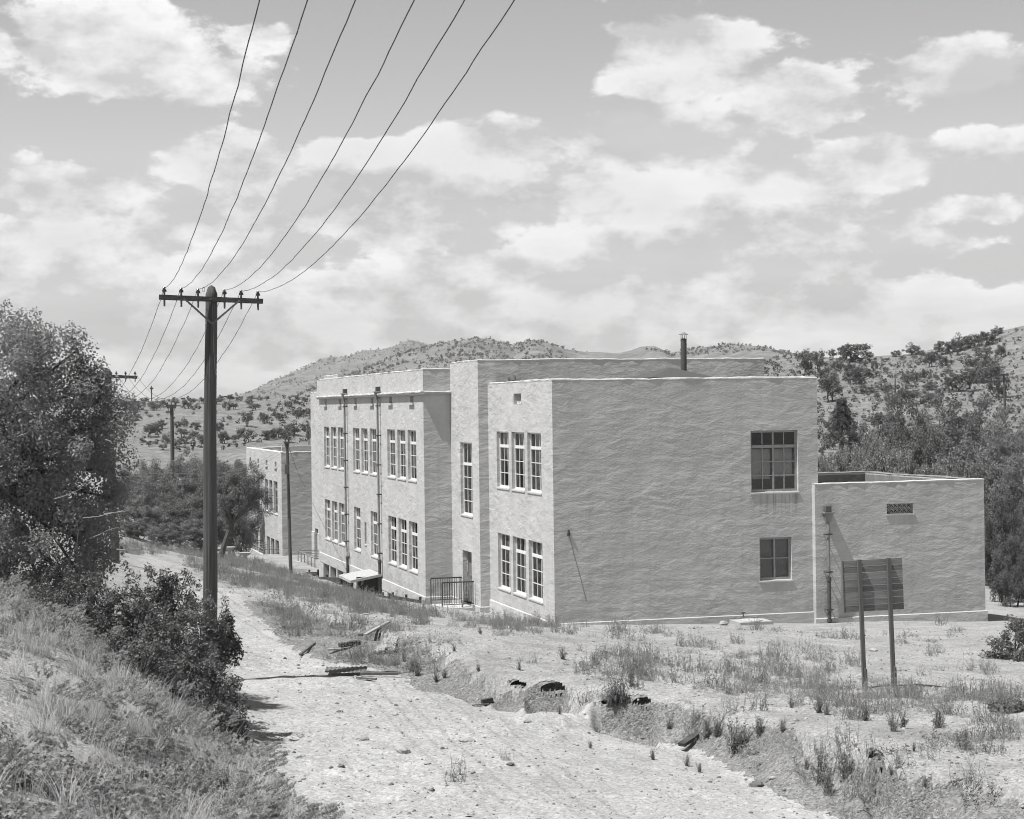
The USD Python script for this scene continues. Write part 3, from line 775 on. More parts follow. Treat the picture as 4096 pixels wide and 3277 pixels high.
def window(parent, plane, face, a0, a1, z0, z1, cols, rows, trans=None, tcols=None, rec=0.2, mat='sash', blind=0.0, bl='blind', sill=True, heavy=False, seed=0, label=None):
    """sash with muntins; one mesh for the wooden frame, panes, sill and blind as its parts"""
    o, mn, dp = 0.055, 0.026, 0.05
    if heavy:
        o, mn = 0.075, 0.034
    bs = [bx(a0, a0 + o, rec, rec + dp + 0.02, z0, z1), bx(a1 - o, a1, rec, rec + dp + 0.02, z0, z1),
          bx(a0 + o, a1 - o, rec, rec + dp + 0.02, z1 - o, z1), bx(a0 + o, a1 - o, rec, rec + dp + 0.02, z0, z0 + o * 1.3)]
    panes = []
    zones = []
    if trans:
        zt = z0 + (z1 - z0) * trans
        bs.append(bx(a0 + o, a1 - o, rec - 0.012, rec + dp + 0.02, zt - 0.055, zt + 0.055))
        zones = [(z0 + o * 1.3, zt - 0.055, cols, rows), (zt + 0.055, z1 - o, tcols or cols, 1)]
    else:
        zones = [(z0 + o * 1.3, z1 - o, cols, rows)]
    for zi, (b, t, nc, nr) in enumerate(zones):
        for i in range(1, nc):
            x = a0 + o + (a1 - a0 - 2 * o) * i / nc
            w = mn * (1.9 if (heavy and nc % 2 == 0 and i == nc // 2) else 1.0)
            bs.append(bx(x - w / 2, x + w / 2, rec + 0.008, rec + dp, b, t))
        for j in range(1, nr):
            z = b + (t - b) * j / nr
            bs.append(bx(a0 + o, a1 - o, rec + 0.011, rec + dp - 0.003, z - mn / 2, z + mn / 2))
        for i in range(nc):
            for j in range(nr):
                x0, x1 = a0 + o + (a1 - a0 - 2 * o) * i / nc, a0 + o + (a1 - a0 - 2 * o) * (i + 1) / nc
                q0, q1 = b + (t - b) * j / nr, b + (t - b) * (j + 1) / nr
                panes.append((x0 + 0.006, x1 - 0.006, q0 + 0.006, q1 - 0.006))
    w = part(parent, 'window', mapped(cat(bs), plane, face), M[mat], label=label)
    for (x0, x1, q0, q1) in panes:
        part(w, 'pane', mapped(bx(x0, x1, rec + 0.026, rec + 0.030, q0, q1), plane, face), M['glass'])
    r = np.random.default_rng(seed * 1000 + int(a0 * 100) + int(z0 * 10))
    if blind:
        d = blind * r.uniform(0.35, 1.1)
        zb = max(z1 - o - (z1 - z0) * d, z0 + 0.02)
        part(w, 'blind', mapped(bx(a0 + 0.03, a1 - 0.03, rec + 0.11, rec + 0.12, zb, z1 - 0.02), plane, face), M[bl])
    if sill:
        v = [(a0 - 0.04, -0.03, z0 - 0.070), (a1 + 0.04, -0.03, z0 - 0.070), (a1 + 0.04, -0.03, z0 - 0.022), (a0 - 0.04, -0.03, z0 - 0.022),
             (a0 + 0.002, rec, z0 - 0.10), (a1 - 0.002, rec, z0 - 0.10), (a1 - 0.002, rec, z0 + 0.012), (a0 + 0.002, rec, z0 + 0.012)]
        f = [[0, 1, 2], [0, 2, 3], [3, 2, 6], [3, 6, 7], [0, 3, 7], [0, 7, 4], [1, 5, 6], [1, 6, 2], [0, 4, 5], [0, 5, 1], [4, 7, 6], [4, 6, 5]]
        part(w, 'sill', mapped(tm(v, f), plane, face), M['sill'])
    return w


school = thing('school_building', 'large two storey stucco school building with flat parapeted roof and rows of tall sash windows', 'building', loc=tuple(C0), rz=TH)
S = school
T = 0.34
# window positions
WING_V = [(1.42, 3.16), (3.56, 5.28), (5.68, 7.40)]
MAIN3 = [(14.63, 16.27), (16.76, 18.40), (18.89, 20.57)]
MAIN2 = [(23.07, 24.62), (25.15, 26.72), (27.22, 28.86)]
MAIN1 = [(31.46, 33.02), (33.51, 35.08), (35.60, 37.22)]
ZU, ZL = (4.93, 7.05), (1.08, 3.17)
FRU, FRL = (7.36, 9.18, 4.82, 7.02), (7.65, 8.89, 1.67, 3.2)
w_holes = [(a, b, z0, z1) for a, b in WING_V for z0, z1 in (ZU, ZL)] + [(3.9, 4.92, 8.07, 8.47)]
m_up = [(a, b, *ZU) for a, b in MAIN3 + MAIN2 + MAIN1]
m_lo = [(a, b, *ZL) for a, b in MAIN3 + [MAIN2[0], MAIN2[2]] + MAIN1]
SLIT = (25.72, 26.18, 1.5, 2.55)
BASEW = [(16.58, 18.45, -1.25, -0.30), (18.89, 20.74, -1.25, -0.30), (31.77, 33.43, -1.25, -0.30), (33.85, 35.55, -1.25, -0.30), (35.95, 37.7, -1.25, -0.30)]
VENTS = [(15.0, 15.75), (19.39, 20.09), (23.60, 24.27), (27.77, 28.40), (31.99, 32.66), (36.26, 36.91)]
TW, TD = (9.72, 11.62, 3.68, 6.58), (9.98, 11.46, 0.14, 2.23)
ENDV = [(47.4, 49.0)]
# right wing
part(S, 'wall', front_wall(0, T, holed(0, 9.95, -0.6, 8.9, [FRU, FRL])), M['stucco'])
part(S, 'wall', side_wall(0, T, holed(T + 0.001, 8.629, -0.6, 8.9, w_holes)), M['stucco'])
part(S, 'wall', side_wall(9.95 - T, T, holed(T + 0.001, 8.629, -0.6, 8.9, [])), M['stucco'])
part(S, 'roof', bx(T + 0.002, 9.95 - T - 0.002, T + 0.002, 8.628, 8.2, 8.45), M['roof'])
# tower block
part(S, 'wall', front_wall(8.63, T, holed(-0.39, 11.65, -0.8, 9.82, [(0.5, 9.4, 0.5, 8.1)])), M['stucco'])
part(S, 'wall', side_wall(-0.39, T, holed(8.63 + T + 0.001, 13.189, -0.8, 9.82, [TW, TD])), M['stucco'])
part(S, 'wall', side_wall(11.65 - T, T, holed(8.63 + T + 0.001, 43.5, -2.2, 9.60, [])), M['stucco'])
part(S, 'roof', bx(-0.39 + T + 0.002, 11.65 - T - 0.002, 8.63 + T + 0.002, 13.188, 9.2, 9.4), M['roof'])
# main block
part(S, 'wall', front_wall(13.19, T, holed(-1.54, 11.65 - T - 0.002, -1.4, 9.58, [(0.2, 11, 0.5, 8.9)])), M['stucco'])
part(S, 'wall', side_wall(-1.54, T, holed(13.19 + T + 0.001, 38.95, -1.6, 9.58, m_up + m_lo + [SLIT] + BASEW + [(a, b, 8.22, 8.50) for a, b in VENTS])), M['stucco'])
part(S, 'wall', front_wall(38.951, T, holed(-1.54, 11.65 - T - 0.002, -1.6, 9.58, [(0.2, 11, 0.5, 8.9)])), M['stucco'])
part(S, 'roof', bx(-1.54 + T + 0.002, 11.65 - T - 0.002, 13.19 + T + 0.002, 38.949, 8.75, 9.0), M['roof'])
# far tower and far wing
part(S, 'wall', side_wall(-0.39, T, holed(38.952 + T, 43.5, -1.8, 9.86, [])), M['stucco_far'])
part(S, 'wall', front_wall(38.955 + T, T, holed(-0.39 + T + 0.002, 11.65 - T - 0.004, 9.0, 9.86, [])), M['stucco_far'])
part(S, 'wall', front_wall(43.16, T, holed(-0.39 + T + 0.002, 11.65 - T - 0.004, -1.8, 9.86, [(1, 9, 0.5, 8)])), M['stucco_far'])
part(S, 'roof', bx(-0.04, 11.30, 39.64, 43.15, 9.2, 9.4), M['roof'])
ew = [(a, b, z0, z1) for a, b in ENDV + [(44.8, 46.4)] for z0, z1 in ((4.97, 7.08), (1.1, 3.2))]
part(S, 'wall', side_wall(0.12, T, holed(43.502, 51.2, -2.2, 9.0, ew + [(49.4, 50.5, -1.4, 0.75)])), M['stucco_far'])
part(S, 'wall', front_wall(51.202, T, holed(0.12, 9.95, -2.2, 9.0, [])), M['stucco_far'])
part(S, 'wall', side_wall(9.95 - T, T, holed(43.502, 51.2, -2.2, 9.0, [])), M['stucco_far'])
part(S, 'roof', bx(0.12 + T + 0.002, 9.95 - T - 0.002, 43.51, 51.19, 8.3, 8.5), M['roof'])
# floors and partitions that keep the rooms dark
for (a, b, c0, d0) in ((T, 9.95 - T, T, 8.62), (-0.04, 11.3, 8.98, 13.18), (-1.19, 11.3, 13.54, 38.94), (0.47, 9.6, 43.52, 51.19)):
    for z in (0.0, 4.0):
        part(S, 'floor', bx(a + 0.003, b - 0.003, c0 + 0.003, d0 - 0.003, z, z + 0.2), M['inside'])
for u in (5.2,):
    part(S, 'partition', bx(u, u + 0.1, T + 0.01, 8.61, 0.205, 8.19), M['inside'])
    part(S, 'partition', bx(u, u + 0.1, 13.56, 38.93, 0.205, 8.74), M['inside'])
# cappings
SEED = 3
for (a0, a1, w0, w1, z, ax) in ((-0.01, 9.96, 0, T, 8.9, 'u'), (T + 0.03, 8.62, 0, T, 8.9, 'v'), (T + 0.03, 8.62, 9.95 - T, 9.95, 8.9, 'v'), (-0.40, 11.66, 8.63, 8.63 + T, 9.82, 'u'), (8.63 + T + 0.03, 13.18, -0.39, -0.39 + T, 9.82, 'v'),
                                (-1.55, 11.3, 13.19, 13.19 + T, 9.58, 'u'), (13.19 + T + 0.03, 38.94, -1.54, -1.54 + T, 9.58, 'v'), (-0.4 + T, 11.3, 43.17, 43.5, 9.86, 'u'), (39.34, 43.5, -0.39, -0.39 + T, 9.86, 'v'),
                                (43.52, 51.5, 0.12, 0.12 + T, 9.0, 'v'), (0.5, 9.96, 51.2, 51.2 + T, 9.0, 'u'), (9, 43.5, 11.65 - T, 11.65, 9.6, 'v')):
    SEED += 1
    part(S, 'parapet_cap', cap_strip(a0, a1, w0, w1, z, ax, SEED), M['cap'], smooth=45)
# plinths
pm = M['stucco_far']
part(S, 'plinth', plinth_strip(-0.05, 9.72, 0, 0.47, -0.55, 'front'), pm)
part(S, 'plinth', plinth_strip(-0.001, 8.6, 0, 0.47, -0.55, 'side'), pm)
part(S, 'plinth', plinth_strip(-0.44, -0.001, 8.63, 0.19, -0.75, 'front'), pm)
part(S, 'plinth', plinth_strip(8.63, 9.97, -0.39, 0.19, -0.75, 'side'), pm)
part(S, 'plinth', plinth_strip(11.47, 13.15, -0.39, 0.19, -0.75, 'side'), pm)
part(S, 'plinth', plinth_strip(-1.59, -0.40, 13.19, 0.19, -1.35, 'front'), pm)
segs = [13.19] + [x for b in sorted(BASEW) for x in b[:2]] + [38.95]
top = plinth_strip(13.19, 38.95, -1.54, 0.19, -0.297, 'side')
part(S, 'plinth', top, pm)
for i in range(0, len(segs), 2):
    part(S, 'plinth', plinth_strip(segs[i], segs[i + 1], -1.54, -0.345, -1.55, 'side', prot=0.047), pm)
part(S, 'plinth', plinth_strip(43.6, 49.38, 0.12, 0.5, -2.0, 'side'), pm)
part(S, 'plinth', plinth_strip(50.52, 51.5, 0.12, 0.5, -2.0, 'side'), pm)
# cornice moulding under the main block's attic, and round its end
part(S, 'cornice', cat([bx(-1.70, -1.541, 13.02, 38.6, 8.56, 8.66), bx(-1.66, -1.541, 13.06, 38.6, 8.52, 8.559), bx(-1.538, -0.395, 13.02, 13.189, 8.56, 8.66)]), M['sill'])
part(S, 'cornice', cap_strip(13.02, 38.6, -1.72, -1.56, 8.645, 'v', 77, h=0.03), M['cap'], smooth=45)
part(S, 'cornice', cap_strip(-1.53, -0.396, 13.0, 13.17, 8.645, 'u', 78, h=0.03), M['cap'], smooth=45)


def grille(parent, plane, face, a0, a1, z0, z1, rings=True, ledge=True, r0=None):
    """recessed ventilator with a tracery of rings"""
    g = part(parent, 'vent', mapped(bx(a0, a1, 0.24, 0.26, z0, z1), plane, face), M['hole'])
    ms = []
    n = max(2, int(round((a1 - a0) / ((z1 - z0) / 2)))); s = (a1 - a0) / n
    for i in range(n):
        for j in range(2):
            cx, cz = a0 + s * (i + 0.5), z0 + (z1 - z0) * (j + 0.5) / 2
            an = np.linspace(0, 2 * np.pi, 9)
            ms.append(tube(np.stack([cx + np.cos(an) * s * 0.42, np.full(9, 0.14), cz + np.sin(an) * (z1 - z0) * 0.21], 1), 0.02, 4, caps=False))
            ms.append(tube([(cx - s / 2, 0.14, cz - (z1 - z0) / 4), (cx + s / 2, 0.14, cz + (z1 - z0) / 4)], 0.016, 4))
    part(g, 'tracery', mapped(cat(ms), plane, face), M['concrete'])
    if ledge:
        part(g, 'sill', mapped(bx(a0 - 0.12, a1 + 0.12, -0.09, 0.02, z0 - 0.10, z0 - 0.003), plane, face), M['sill'])


for a, b in VENTS:
    grille(S, 'side', -1.54, a, b, 8.22, 8.50)
grille(S, 'side', 0, 3.9, 4.92, 8.07, 8.47, ledge=False)
for (a, b) in WING_V:
    window(S, 'side', 0, a, b, *ZU, 3, 3, trans=0.74, rec=0.12, blind=0.85, seed=1)
    window(S, 'side', 0, a, b, *ZL, 3, 3, trans=0.74, rec=0.12, blind=0.7, seed=2)
for (a, b) in MAIN3 + MAIN2 + MAIN1:
    window(S, 'side', -1.54, a, b, *ZU, 3, 3, trans=0.74, rec=0.12, blind=0.9, seed=3)
for (a, b) in MAIN3 + [MAIN2[0], MAIN2[2]] + MAIN1:
    window(S, 'side', -1.54, a, b, *ZL, 3, 3, trans=0.74, rec=0.12, blind=0.85, seed=4)
window(S, 'side', -1.54, SLIT[0], SLIT[1], SLIT[2], SLIT[3], 1, 2, rec=0.2, seed=5, label='narrow slit window')
for b in BASEW:
    window(S, 'side', -1.54, *b, 2, 2, rec=0.2, mat='sash_grey', sill=False, seed=6)
window(S, 'side', -0.39, *TW, 3, 4, trans=0.70, tcols=3, rec=0.12, blind=0.3, seed=7, label='tall stair window over the side door')
for a, b in ENDV + [(44.8, 46.4)]:
    window(S, 'side', 0.12, a, b, 4.97, 7.08, 2, 3, trans=0.74, rec=0.12, blind=0.4)
    window(S, 'side', 0.12, a, b, 1.1, 3.2, 2, 3, trans=0.74, rec=0.12, blind=0.4)
w = window(S, 'front', 0, *FRU, 4, 3, trans=0.74, tcols=4, rec=0.12, mat='sash_grey', heavy=True, label='wide casement window with blinds half drawn')
for (a, b, z0, z1) in ((7.46, 8.22, 5.28, 6.36), (8.3, 9.08, 5.36, 6.36)):
    part(w, 'blind', bx(a, b, 0.30, 0.312, z0, z1), M['blind'])
w = window(S, 'front', 0, *FRL, 2, 2, rec=0.12, mat='sash_grey', heavy=True, label='square dark window with plain shutters behind the glass')
part(w, 'blind', bx(7.72, 8.24, 0.30, 0.312, 1.72, 3.12), M['blind_dark']); part(w, 'blind', bx(8.32, 8.84, 0.30, 0.312, 1.72, 3.12), M['blind_dark'])
# side door with panelled leaf
dm = [bx(TD[0], TD[0] + 0.08, 0.2, 0.3, TD[2], TD[3]), bx(TD[1] - 0.08, TD[1], 0.2, 0.3, TD[2], TD[3]), bx(TD[0] + 0.08, TD[1] - 0.08, 0.2, 0.3, TD[3] - 0.08, TD[3])]
part(S, 'door_frame', mapped(cat(dm), 'side', -0.39), M['sash_grey'])
xm = (TD[0] + TD[1]) / 2
leaf = [bx(TD[0] + 0.085, TD[1] - 0.085, 0.245, 0.28, TD[2] + 0.005, TD[3] - 0.085), bx(xm - 0.02, xm + 0.02, 0.225, 0.244, TD[2] + 0.01, TD[3] - 0.09)]
for s in (0, 1):
    for (z0, z1) in ((0.3, 0.85), (1.0, 1.25), (1.4, 2.0)):
        a = TD[0] + 0.17 + s * 0.64
        leaf += [bx(a, a + 0.46, 0.232, 0.244, z0, z0 + 0.05), bx(a, a + 0.46, 0.232, 0.244, z1 - 0.05, z1), bx(a, a + 0.05, 0.232, 0.244, z0 + 0.05, z1 - 0.05), bx(a + 0.41, a + 0.46, 0.232, 0.244, z0 + 0.05, z1 - 0.05)]
dr = part(S, 'door', mapped(cat(leaf), 'side', -0.39), M['door'], label='dark panelled double door at the top of the stoop')
part(dr, 'handle', mapped(cat([bx(xm + 0.05, xm + 0.08, 0.19, 0.24, 1.08, 1.2)]), 'side', -0.39), M['iron'])
part(S, 'threshold', mapped(bx(TD[0] + 0.002, TD[1] - 0.002, 0.0, 0.3, TD[2] - 0.1, TD[2]), 'side', -0.39), M['concrete'])
bd = part(S, 'door', bx(0.30, 0.34, 49.41, 50.49, -1.39, 0.74), M['door'], label='basement door at the far end')


def downspout(parent, plane, face, a, z1, z0, zj, off=0.13, mat='zinc', label=None, jog=None):
    d = off
    n = [(a, -d, z1 - 0.25), (a, -d, zj)]
    if jog:
        n = [(a, -d, z1 - 0.25), (a, -d, zj + 0.5), (a - jog, -d, zj + 0.2), (a - jog, -d, zj)]
    b = part(parent, 'downspout', mapped(tube(n, 0.052, 10), plane, face), M[mat], smooth=40, label=label)
    aj = n[-1][0]
    head = tm([(a - .16, -.26, z1), (a + .16, -.26, z1), (a + .16, -.003, z1), (a - .16, -.003, z1), (a - .09, -.2, z1 - .28), (a + .09, -.2, z1 - .28), (a + .09, -.05, z1 - .28), (a - .09, -.05, z1 - .28)],
              [[0, 1, 2], [0, 2, 3], [4, 6, 5], [4, 7, 6], [0, 5, 1], [0, 4, 5], [1, 6, 2], [1, 5, 6], [2, 7, 3], [2, 6, 7], [3, 4, 0], [3, 7, 4]])
    head.invert()
    rim = bx(a - .19, a + .19, -.29, -.004, z1 + .002, z1 + .05)
    part(b, 'rain_head', mapped(cat([head, rim]), plane, face), M[mat])
    part(b, 'outlet', mapped(cat([bx(a - .11, a + .11, -.2, -.003, z1 + .06, z1 + .26)]), plane, face), M['felt_dark'])
    part(b, 'iron_pipe', mapped(cat([tube([(aj, -d, zj), (aj, -d, z0)], 0.068, 10), tube([(aj, -d, zj + .02), (aj, -d, zj - .12)], 0.088, 10), tube([(aj, -d, z0 + .3), (aj, -d, z0 + .2)], 0.088, 10)]), plane, face), M['iron'], smooth=40)
    for z in np.arange(z0 + 0.6, z1 - 0.5, 1.35):
        x = a if z > zj else aj
        st = [bx(x - .13, x + .13, -d - .075, -d - .055, z, z + .05), bx(x - .13, x - .11, -d - .056, -.003, z + .001, z + .049), bx(x + .11, x + .13, -d - .056, -.003, z + .001, z + .049)]
        part(b, 'strap', mapped(cat(st), plane, face), M['iron'])


downspout(S, 'side', -1.54, 22.05, 8.72, -0.62, 1.05, label='downspout nearer the corner of the main block')
downspout(S, 'side', -1.54, 30.35, 8.72, -0.62, 0.6, jog=0.25, label='downspout at the middle of the main block')
# flue, hooded roof ventilator and small roof boxes
fl = part(S, 'flue', tube([(6.0, 3.0, 8.40), (6.02, 3.0, 10.42)], 0.115, 14), M['iron'], smooth=40)
part(fl, 'cowl', cat([tube([(6.02, 3.0, 10.56), (6.02, 3.0, 10.66)], [0.2, 0.02], 14)] + [tube([(6.02 + .1 * math.cos(k), 3 + .1 * math.sin(k), 10.40), (6.02 + .1 * math.cos(k), 3 + .1 * math.sin(k), 10.57)], 0.012, 4) for k in (0, 1.57, 3.14, 4.71)]), M['zinc'], smooth=40)
hv = tm([(4.35, 2.0, 8.98), (6.75, 2.0, 8.98), (6.75, 4.6, 8.98), (4.35, 4.6, 8.98), (5.5, 3.0, 9.36), (5.5, 3.6, 9.36)], [[0, 1, 4], [1, 2, 5], [1, 5, 4], [2, 3, 5], [3, 0, 4], [3, 4, 5], [0, 2, 1], [0, 3, 2]])
hd = part(S, 'roof_vent', cat([bx(4.75, 6.3, 2.3, 4.3, 8.453, 8.975)]), M['felt_dark'])
part(hd, 'hood', hv, M['iron'])
part(S, 'roof_box', bx(0.0, 1.4, 27.5, 32.5, 9.003, 9.75), M['felt_dark'])
part(S, 'pipe_stub', cat([tube([(0.45, 6.5, 8.45), (0.45, 6.5, 8.98), (0.45, 6.6, 9.08), (0.45, 6.9, 9.08)], 0.13, 10)]), M['felt_dark'], smooth=40)
part(S, 'bracket', cat([bx(0.5, 0.56, -0.06, -0.003, 3.62, 3.70), tube([(0.53, -0.012, 3.6), (0.7, -0.008, 2.9), (0.95, -0.008, 2.0), (1.15, -0.008, 1.2)], 0.005, 4), bx(0.48, 0.58, -0.04, -0.004, 3.50, 3.60)]), M['iron'])
part(S, 'tap', cat([tube([(6.95, -0.005, 0.55), (6.95, -0.1, 0.55), (6.95, -0.1, 0.3)], 0.02, 6), bx(6.88, 7.02, -0.12, -0.08, 0.56, 0.59)]), M['iron'])

# ------------------------------------------------------------------ annex
annex = thing('annex_building', 'low flat roofed stucco annex joined to the right end of the school', 'building', loc=tuple(C0), rz=TH)
A = annex
a0, a1, av0, av1, az = 9.70, 16.47, -0.25, 9.05, 5.08
AV = (12.53, 13.60, 3.92, 4.29)
part(A, 'wall', front_wall(av0, 0.3, holed(a0, a1, -0.7, az, [AV])), M['stucco'])
part(A, 'wall', side_wall(a0, 0.25, holed(av0 + 0.301, -0.003, -0.7, az, [])), M['stucco'])
part(A, 'wall', side_wall(9.955, 0.3, holed(0.053, av1, -0.7, az, [])), M['stucco'])
part(A, 'wall', side_wall(a1 - 0.3, 0.3, holed(av0 + 0.301, av1, -0.9, az, [])), M['stucco'])
part(A, 'wall', front_wall(av1 - 0.3, 0.3, holed(10.26, a1 - 0.302, -0.9, az, [])), M['stucco'])
part(A, 'roof', bx(10.257, a1 - 0.302, av0 + 0.302, av1 - 0.302, 4.25, 4.45), M['roof'])
for (x0, x1, w0, w1, ax, sd) in ((a0, a1, av0, av0 + .3, 'u', 101), (av0 + .33, av1, a1 - .3, a1, 'v', 102), (10.26, a1 - .33, av1 - .3, av1, 'u', 103), (0.36, av1, 9.96, 10.25, 'v', 104)):
    part(A, 'parapet_cap', cap_strip(x0, x1, w0, w1, az, ax, sd), M['cap' if sd == 101 else 'roof'], smooth=45)
part(A, 'felt_upstand', bx(10.26, a1 - 0.305, av1 - 0.335, av1 - 0.303, 4.453, 5.0), M['felt_dark'])
part(A, 'felt_upstand', bx(a1 - 0.335, a1 - 0.303, av0 + 0.31, av1 - 0.34, 4.453, 5.0), M['zinc'])
part(A, 'plinth', plinth_strip(a0 - 0.05, a1 + 0.05, av0, 0.25, -0.65, 'front', prot=0.07), pm)
part(A, 'plinth', plinth_strip(av0, av1, a1 + 0.003, 0.25, -1.5, 'side', prot=-0.07), pm)
grille(A, 'front', av0, *AV, ledge=False)
part(A, 'sill', bx(AV[0] - .04, AV[1] + .04, av0 - .03, av0 + .2, AV[2] - .06, AV[2] - .002), M['sill'])
downspout(A, 'front', av0, 10.14, 4.02, -0.05, 1.72, off=0.15)

# ------------------------------------------------------------------ second school building, further down the road
b2 = thing('school_annex_building', 'smaller pale stucco school building beyond the small dark pole at the left', 'building', loc=tuple(C0), rz=TH)
B = b2
bu, bv0, bv1, bz = -0.66, 58.75, 76.2, 5.2
UP = [(60.6, 62.35), (62.95, 64.4), (65.1, 66.55), (69.3, 70.9), (71.4, 73.0), (73.5, 75.0)]
LO = [(60.3, 61.9), (62.4, 63.95), (64.5, 65.9), (70.4, 71.9), (72.3, 73.7), (74.0, 75.2)]
VT = [(60.9, 61.75), (65.15, 66.0), (69.4, 70.2), (73.6, 74.4)]
part(B, 'wall', front_wall(bv0, T, holed(bu, 12, -2.6, bz, [])), M['stucco_far'])
part(B, 'wall', side_wall(bu, T, holed(bv0 + T + .001, bv1, -2.6, bz, [(a, b, 1.06, 3.23) for a, b in UP] + [(a, b, -2.2, -0.68) for a, b in LO] + [(a, b, 4.18, 4.54) for a, b in VT])), M['stucco_far'])
part(B, 'wall', front_wall(bv1 - T, T, holed(bu + T + .002, 12, -2.6, bz, [])), M['stucco_far'])
part(B, 'wall', side_wall(12.002, T, holed(bv0, bv1, -2.6, bz, [])), M['stucco_far'])
part(B, 'roof', bx(bu + T + .002, 12, bv0 + T + .002, bv1 - T - .002, 4.6, 4.75), M['roof'])
part(B, 'floor', bx(bu + T + .003, 11.99, bv0 + T + .003, bv1 - T - .003, 0.0, 0.2), M['inside'])
for (x0, x1, w0, w1, ax, sd) in ((bu, 12.3, bv0, bv0 + T, 'u', 201), (bv0 + T + .03, bv1, bu, bu + T, 'v', 202), (bu + T + .03, 12, bv1 - T, bv1, 'u', 203)):
    part(B, 'parapet_cap', cap_strip(x0, x1, w0, w1, bz, ax, sd), M['cap'], smooth=45)
part(B, 'roof_parapet', bx(bu + 1.2, 12, 66.5, 66.8, 4.755, 5.45), M['stucco_far'])
for a, b in UP:
    window(B, 'side', bu, a, b, 1.06, 3.23, 2, 3, trans=0.74, mat='sash_grey', rec=0.12, blind=0.4, seed=9)
for a, b in LO:
    window(B, 'side', bu, a, b, -2.2, -0.68, 2, 2, mat='sash_grey', rec=0.12, sill=False, seed=10)
for a, b in VT:
    grille(B, 'side', bu, a, b, 4.18, 4.54)

# ------------------------------------------------------------------ stoop with railings
stoop = thing('stoop', 'low concrete stoop with iron railings below the side door', 'stoop', loc=tuple(C0), rz=TH)
part(stoop, 'landing', bx(-1.80, -0.445, 9.35, 11.45, -0.5, 0.10), M['concrete'])
part(stoop, 'step', bx(-2.25, -1.803, 9.0, 11.2, -0.5, -0.04), M['concrete'])
for v in (9.42, 11.36):
    r = part(stoop, 'railing', cat([bar((-1.75, v, 1.13), (-0.46, v, 1.13), 0.05, 0.05), bar((-1.72, v, 0.26), (-0.46, v, 0.26), 0.03, 0.03), tube([(-1.75, v, -0.3), (-1.75, v, 1.12)], 0.026, 6), tube([(-0.5, v, 0.1), (-0.5, v, 1.12)], 0.02, 6)]), M['iron'])
    for k in range(12):
        u = -1.65 + k * 0.098
        part(r, 'baluster', tube([(u, v, 0.26), (u, v, 1.12)], 0.011, 5), M['iron'])
pl = thing('plank', 'weathered plank leaning against the side door above the stoop', 'plank', loc=tuple(C0), rz=TH)
part(pl, 'board', bar((-0.86, 9.75, 0.11), (-0.50, 10.25, 1.42), 0.16, 0.04), M['lumber_dark'])

# ------------------------------------------------------------------ cellar hatch
hatch = thing('cellar_hatch', 'cellar hatch with white sloping concrete lid beside the downspout', 'hatch', loc=tuple(C0), rz=TH)
lid = tm([(-3.05, 21.95, .17), (-1.60, 21.95, .42), (-1.60, 24.75, .42), (-3.05, 25.0, .17), (-3.05, 21.95, .05), (-1.60, 21.95, .30), (-1.60, 24.75, .30), (-3.05, 25.0, .05)],
         [[0, 1, 2], [0, 2, 3], [4, 6, 5], [4, 7, 6], [0, 4, 5], [0, 5, 1], [1, 5, 6], [1, 6, 2], [2, 6, 7], [2, 7, 3], [3, 7, 4], [3, 4, 0]])
part(hatch, 'lid', lid, M['concrete_white'])
part(hatch, 'base', cat([bx(-2.95, -1.6, 22.05, 22.2, -1.0, -0.48), bx(-2.95, -2.8, 22.2, 24.8, -1.0, -0.40)]), M['concrete_white'])
part(hatch, 'screen', cat([bx(-2.74, -1.72, 22.12, 22.14, -0.48, 0.30)]), M['hole'])
part(hatch, 'side_boards', cat([bx(-2.92, -2.90, 22.2, 24.8, -0.395, 0.06)]), M['wood_dark'])
for u in (-2.92, -2.70, -1.72):
    part(hatch, 'frame_post', bx(u - .03, u + .03, 22.07, 22.13, -0.48, 0.06 + (u + 3.05) * .16), M['zinc' if u > -2.9 else 'wood_dark'])
part(hatch, 'torn_paper', tm([(-2.52, 22.10, .2), (-2.40, 22.09, .2), (-2.44, 22.06, -.02), (-2.55, 22.08, -.12)], [[0, 1, 2], [0, 2, 3], [0, 2, 1], [0, 3, 2]]), M['concrete_white'])

# retaining boards round the areaways
for (u0, v0, u1, v1, zt, zt1, lb) in ((-2.35, 16.5, -1.92, 12.75, 0.0, 0.14, 'dark tarred retaining board below the nearest basement windows'), (-2.5, 19.3, -2.38, 16.7, -0.2, -0.08, 'dark retaining board behind the nearest one, beside the hatch'),
                                    (-2.78, 34.4, -2.6, 27.0, -0.72, -0.14, 'long dark retaining board beyond the cellar hatch'), (-2.62, 39.6, -2.45, 34.6, -0.92, -0.5, 'ribbed dark retaining board at the far basement windows')):
    t = thing('retaining_board', lb, 'retaining board', loc=tuple(C0), rz=TH)
    for k in range(2):
        part(t, 'board', bar((u0, v0, zt - .12 - .25 * k), (u1, v1, zt1 - .12 - .25 * k), 0.06, 0.235), M['wood_dark'])
    for q in (0.03, 0.5, 0.97):
        x, y = u0 + (u1 - u0) * q, v0 + (v1 - v0) * q
        zq = zt + (zt1 - zt) * q
        part(t, 'stake', bar((x + .08, y, zq - .9), (x + .08, y, zq + .12), 0.09, 0.09), M['wood_dark'])

t = thing('retaining_board', 'short dark board end standing at the corner next to the stoop', 'retaining board', loc=tuple(C0), rz=TH)
part(t, 'board', bar((-2.6, 12.4, -.18), (-1.95, 11.9, -.32), 0.05, 0.3), M['wood_dark'])
part(t, 'stake', bar((-2.55, 12.45, -.7), (-2.55, 12.45, .14), 0.1, 0.1), M['wood_dark'])

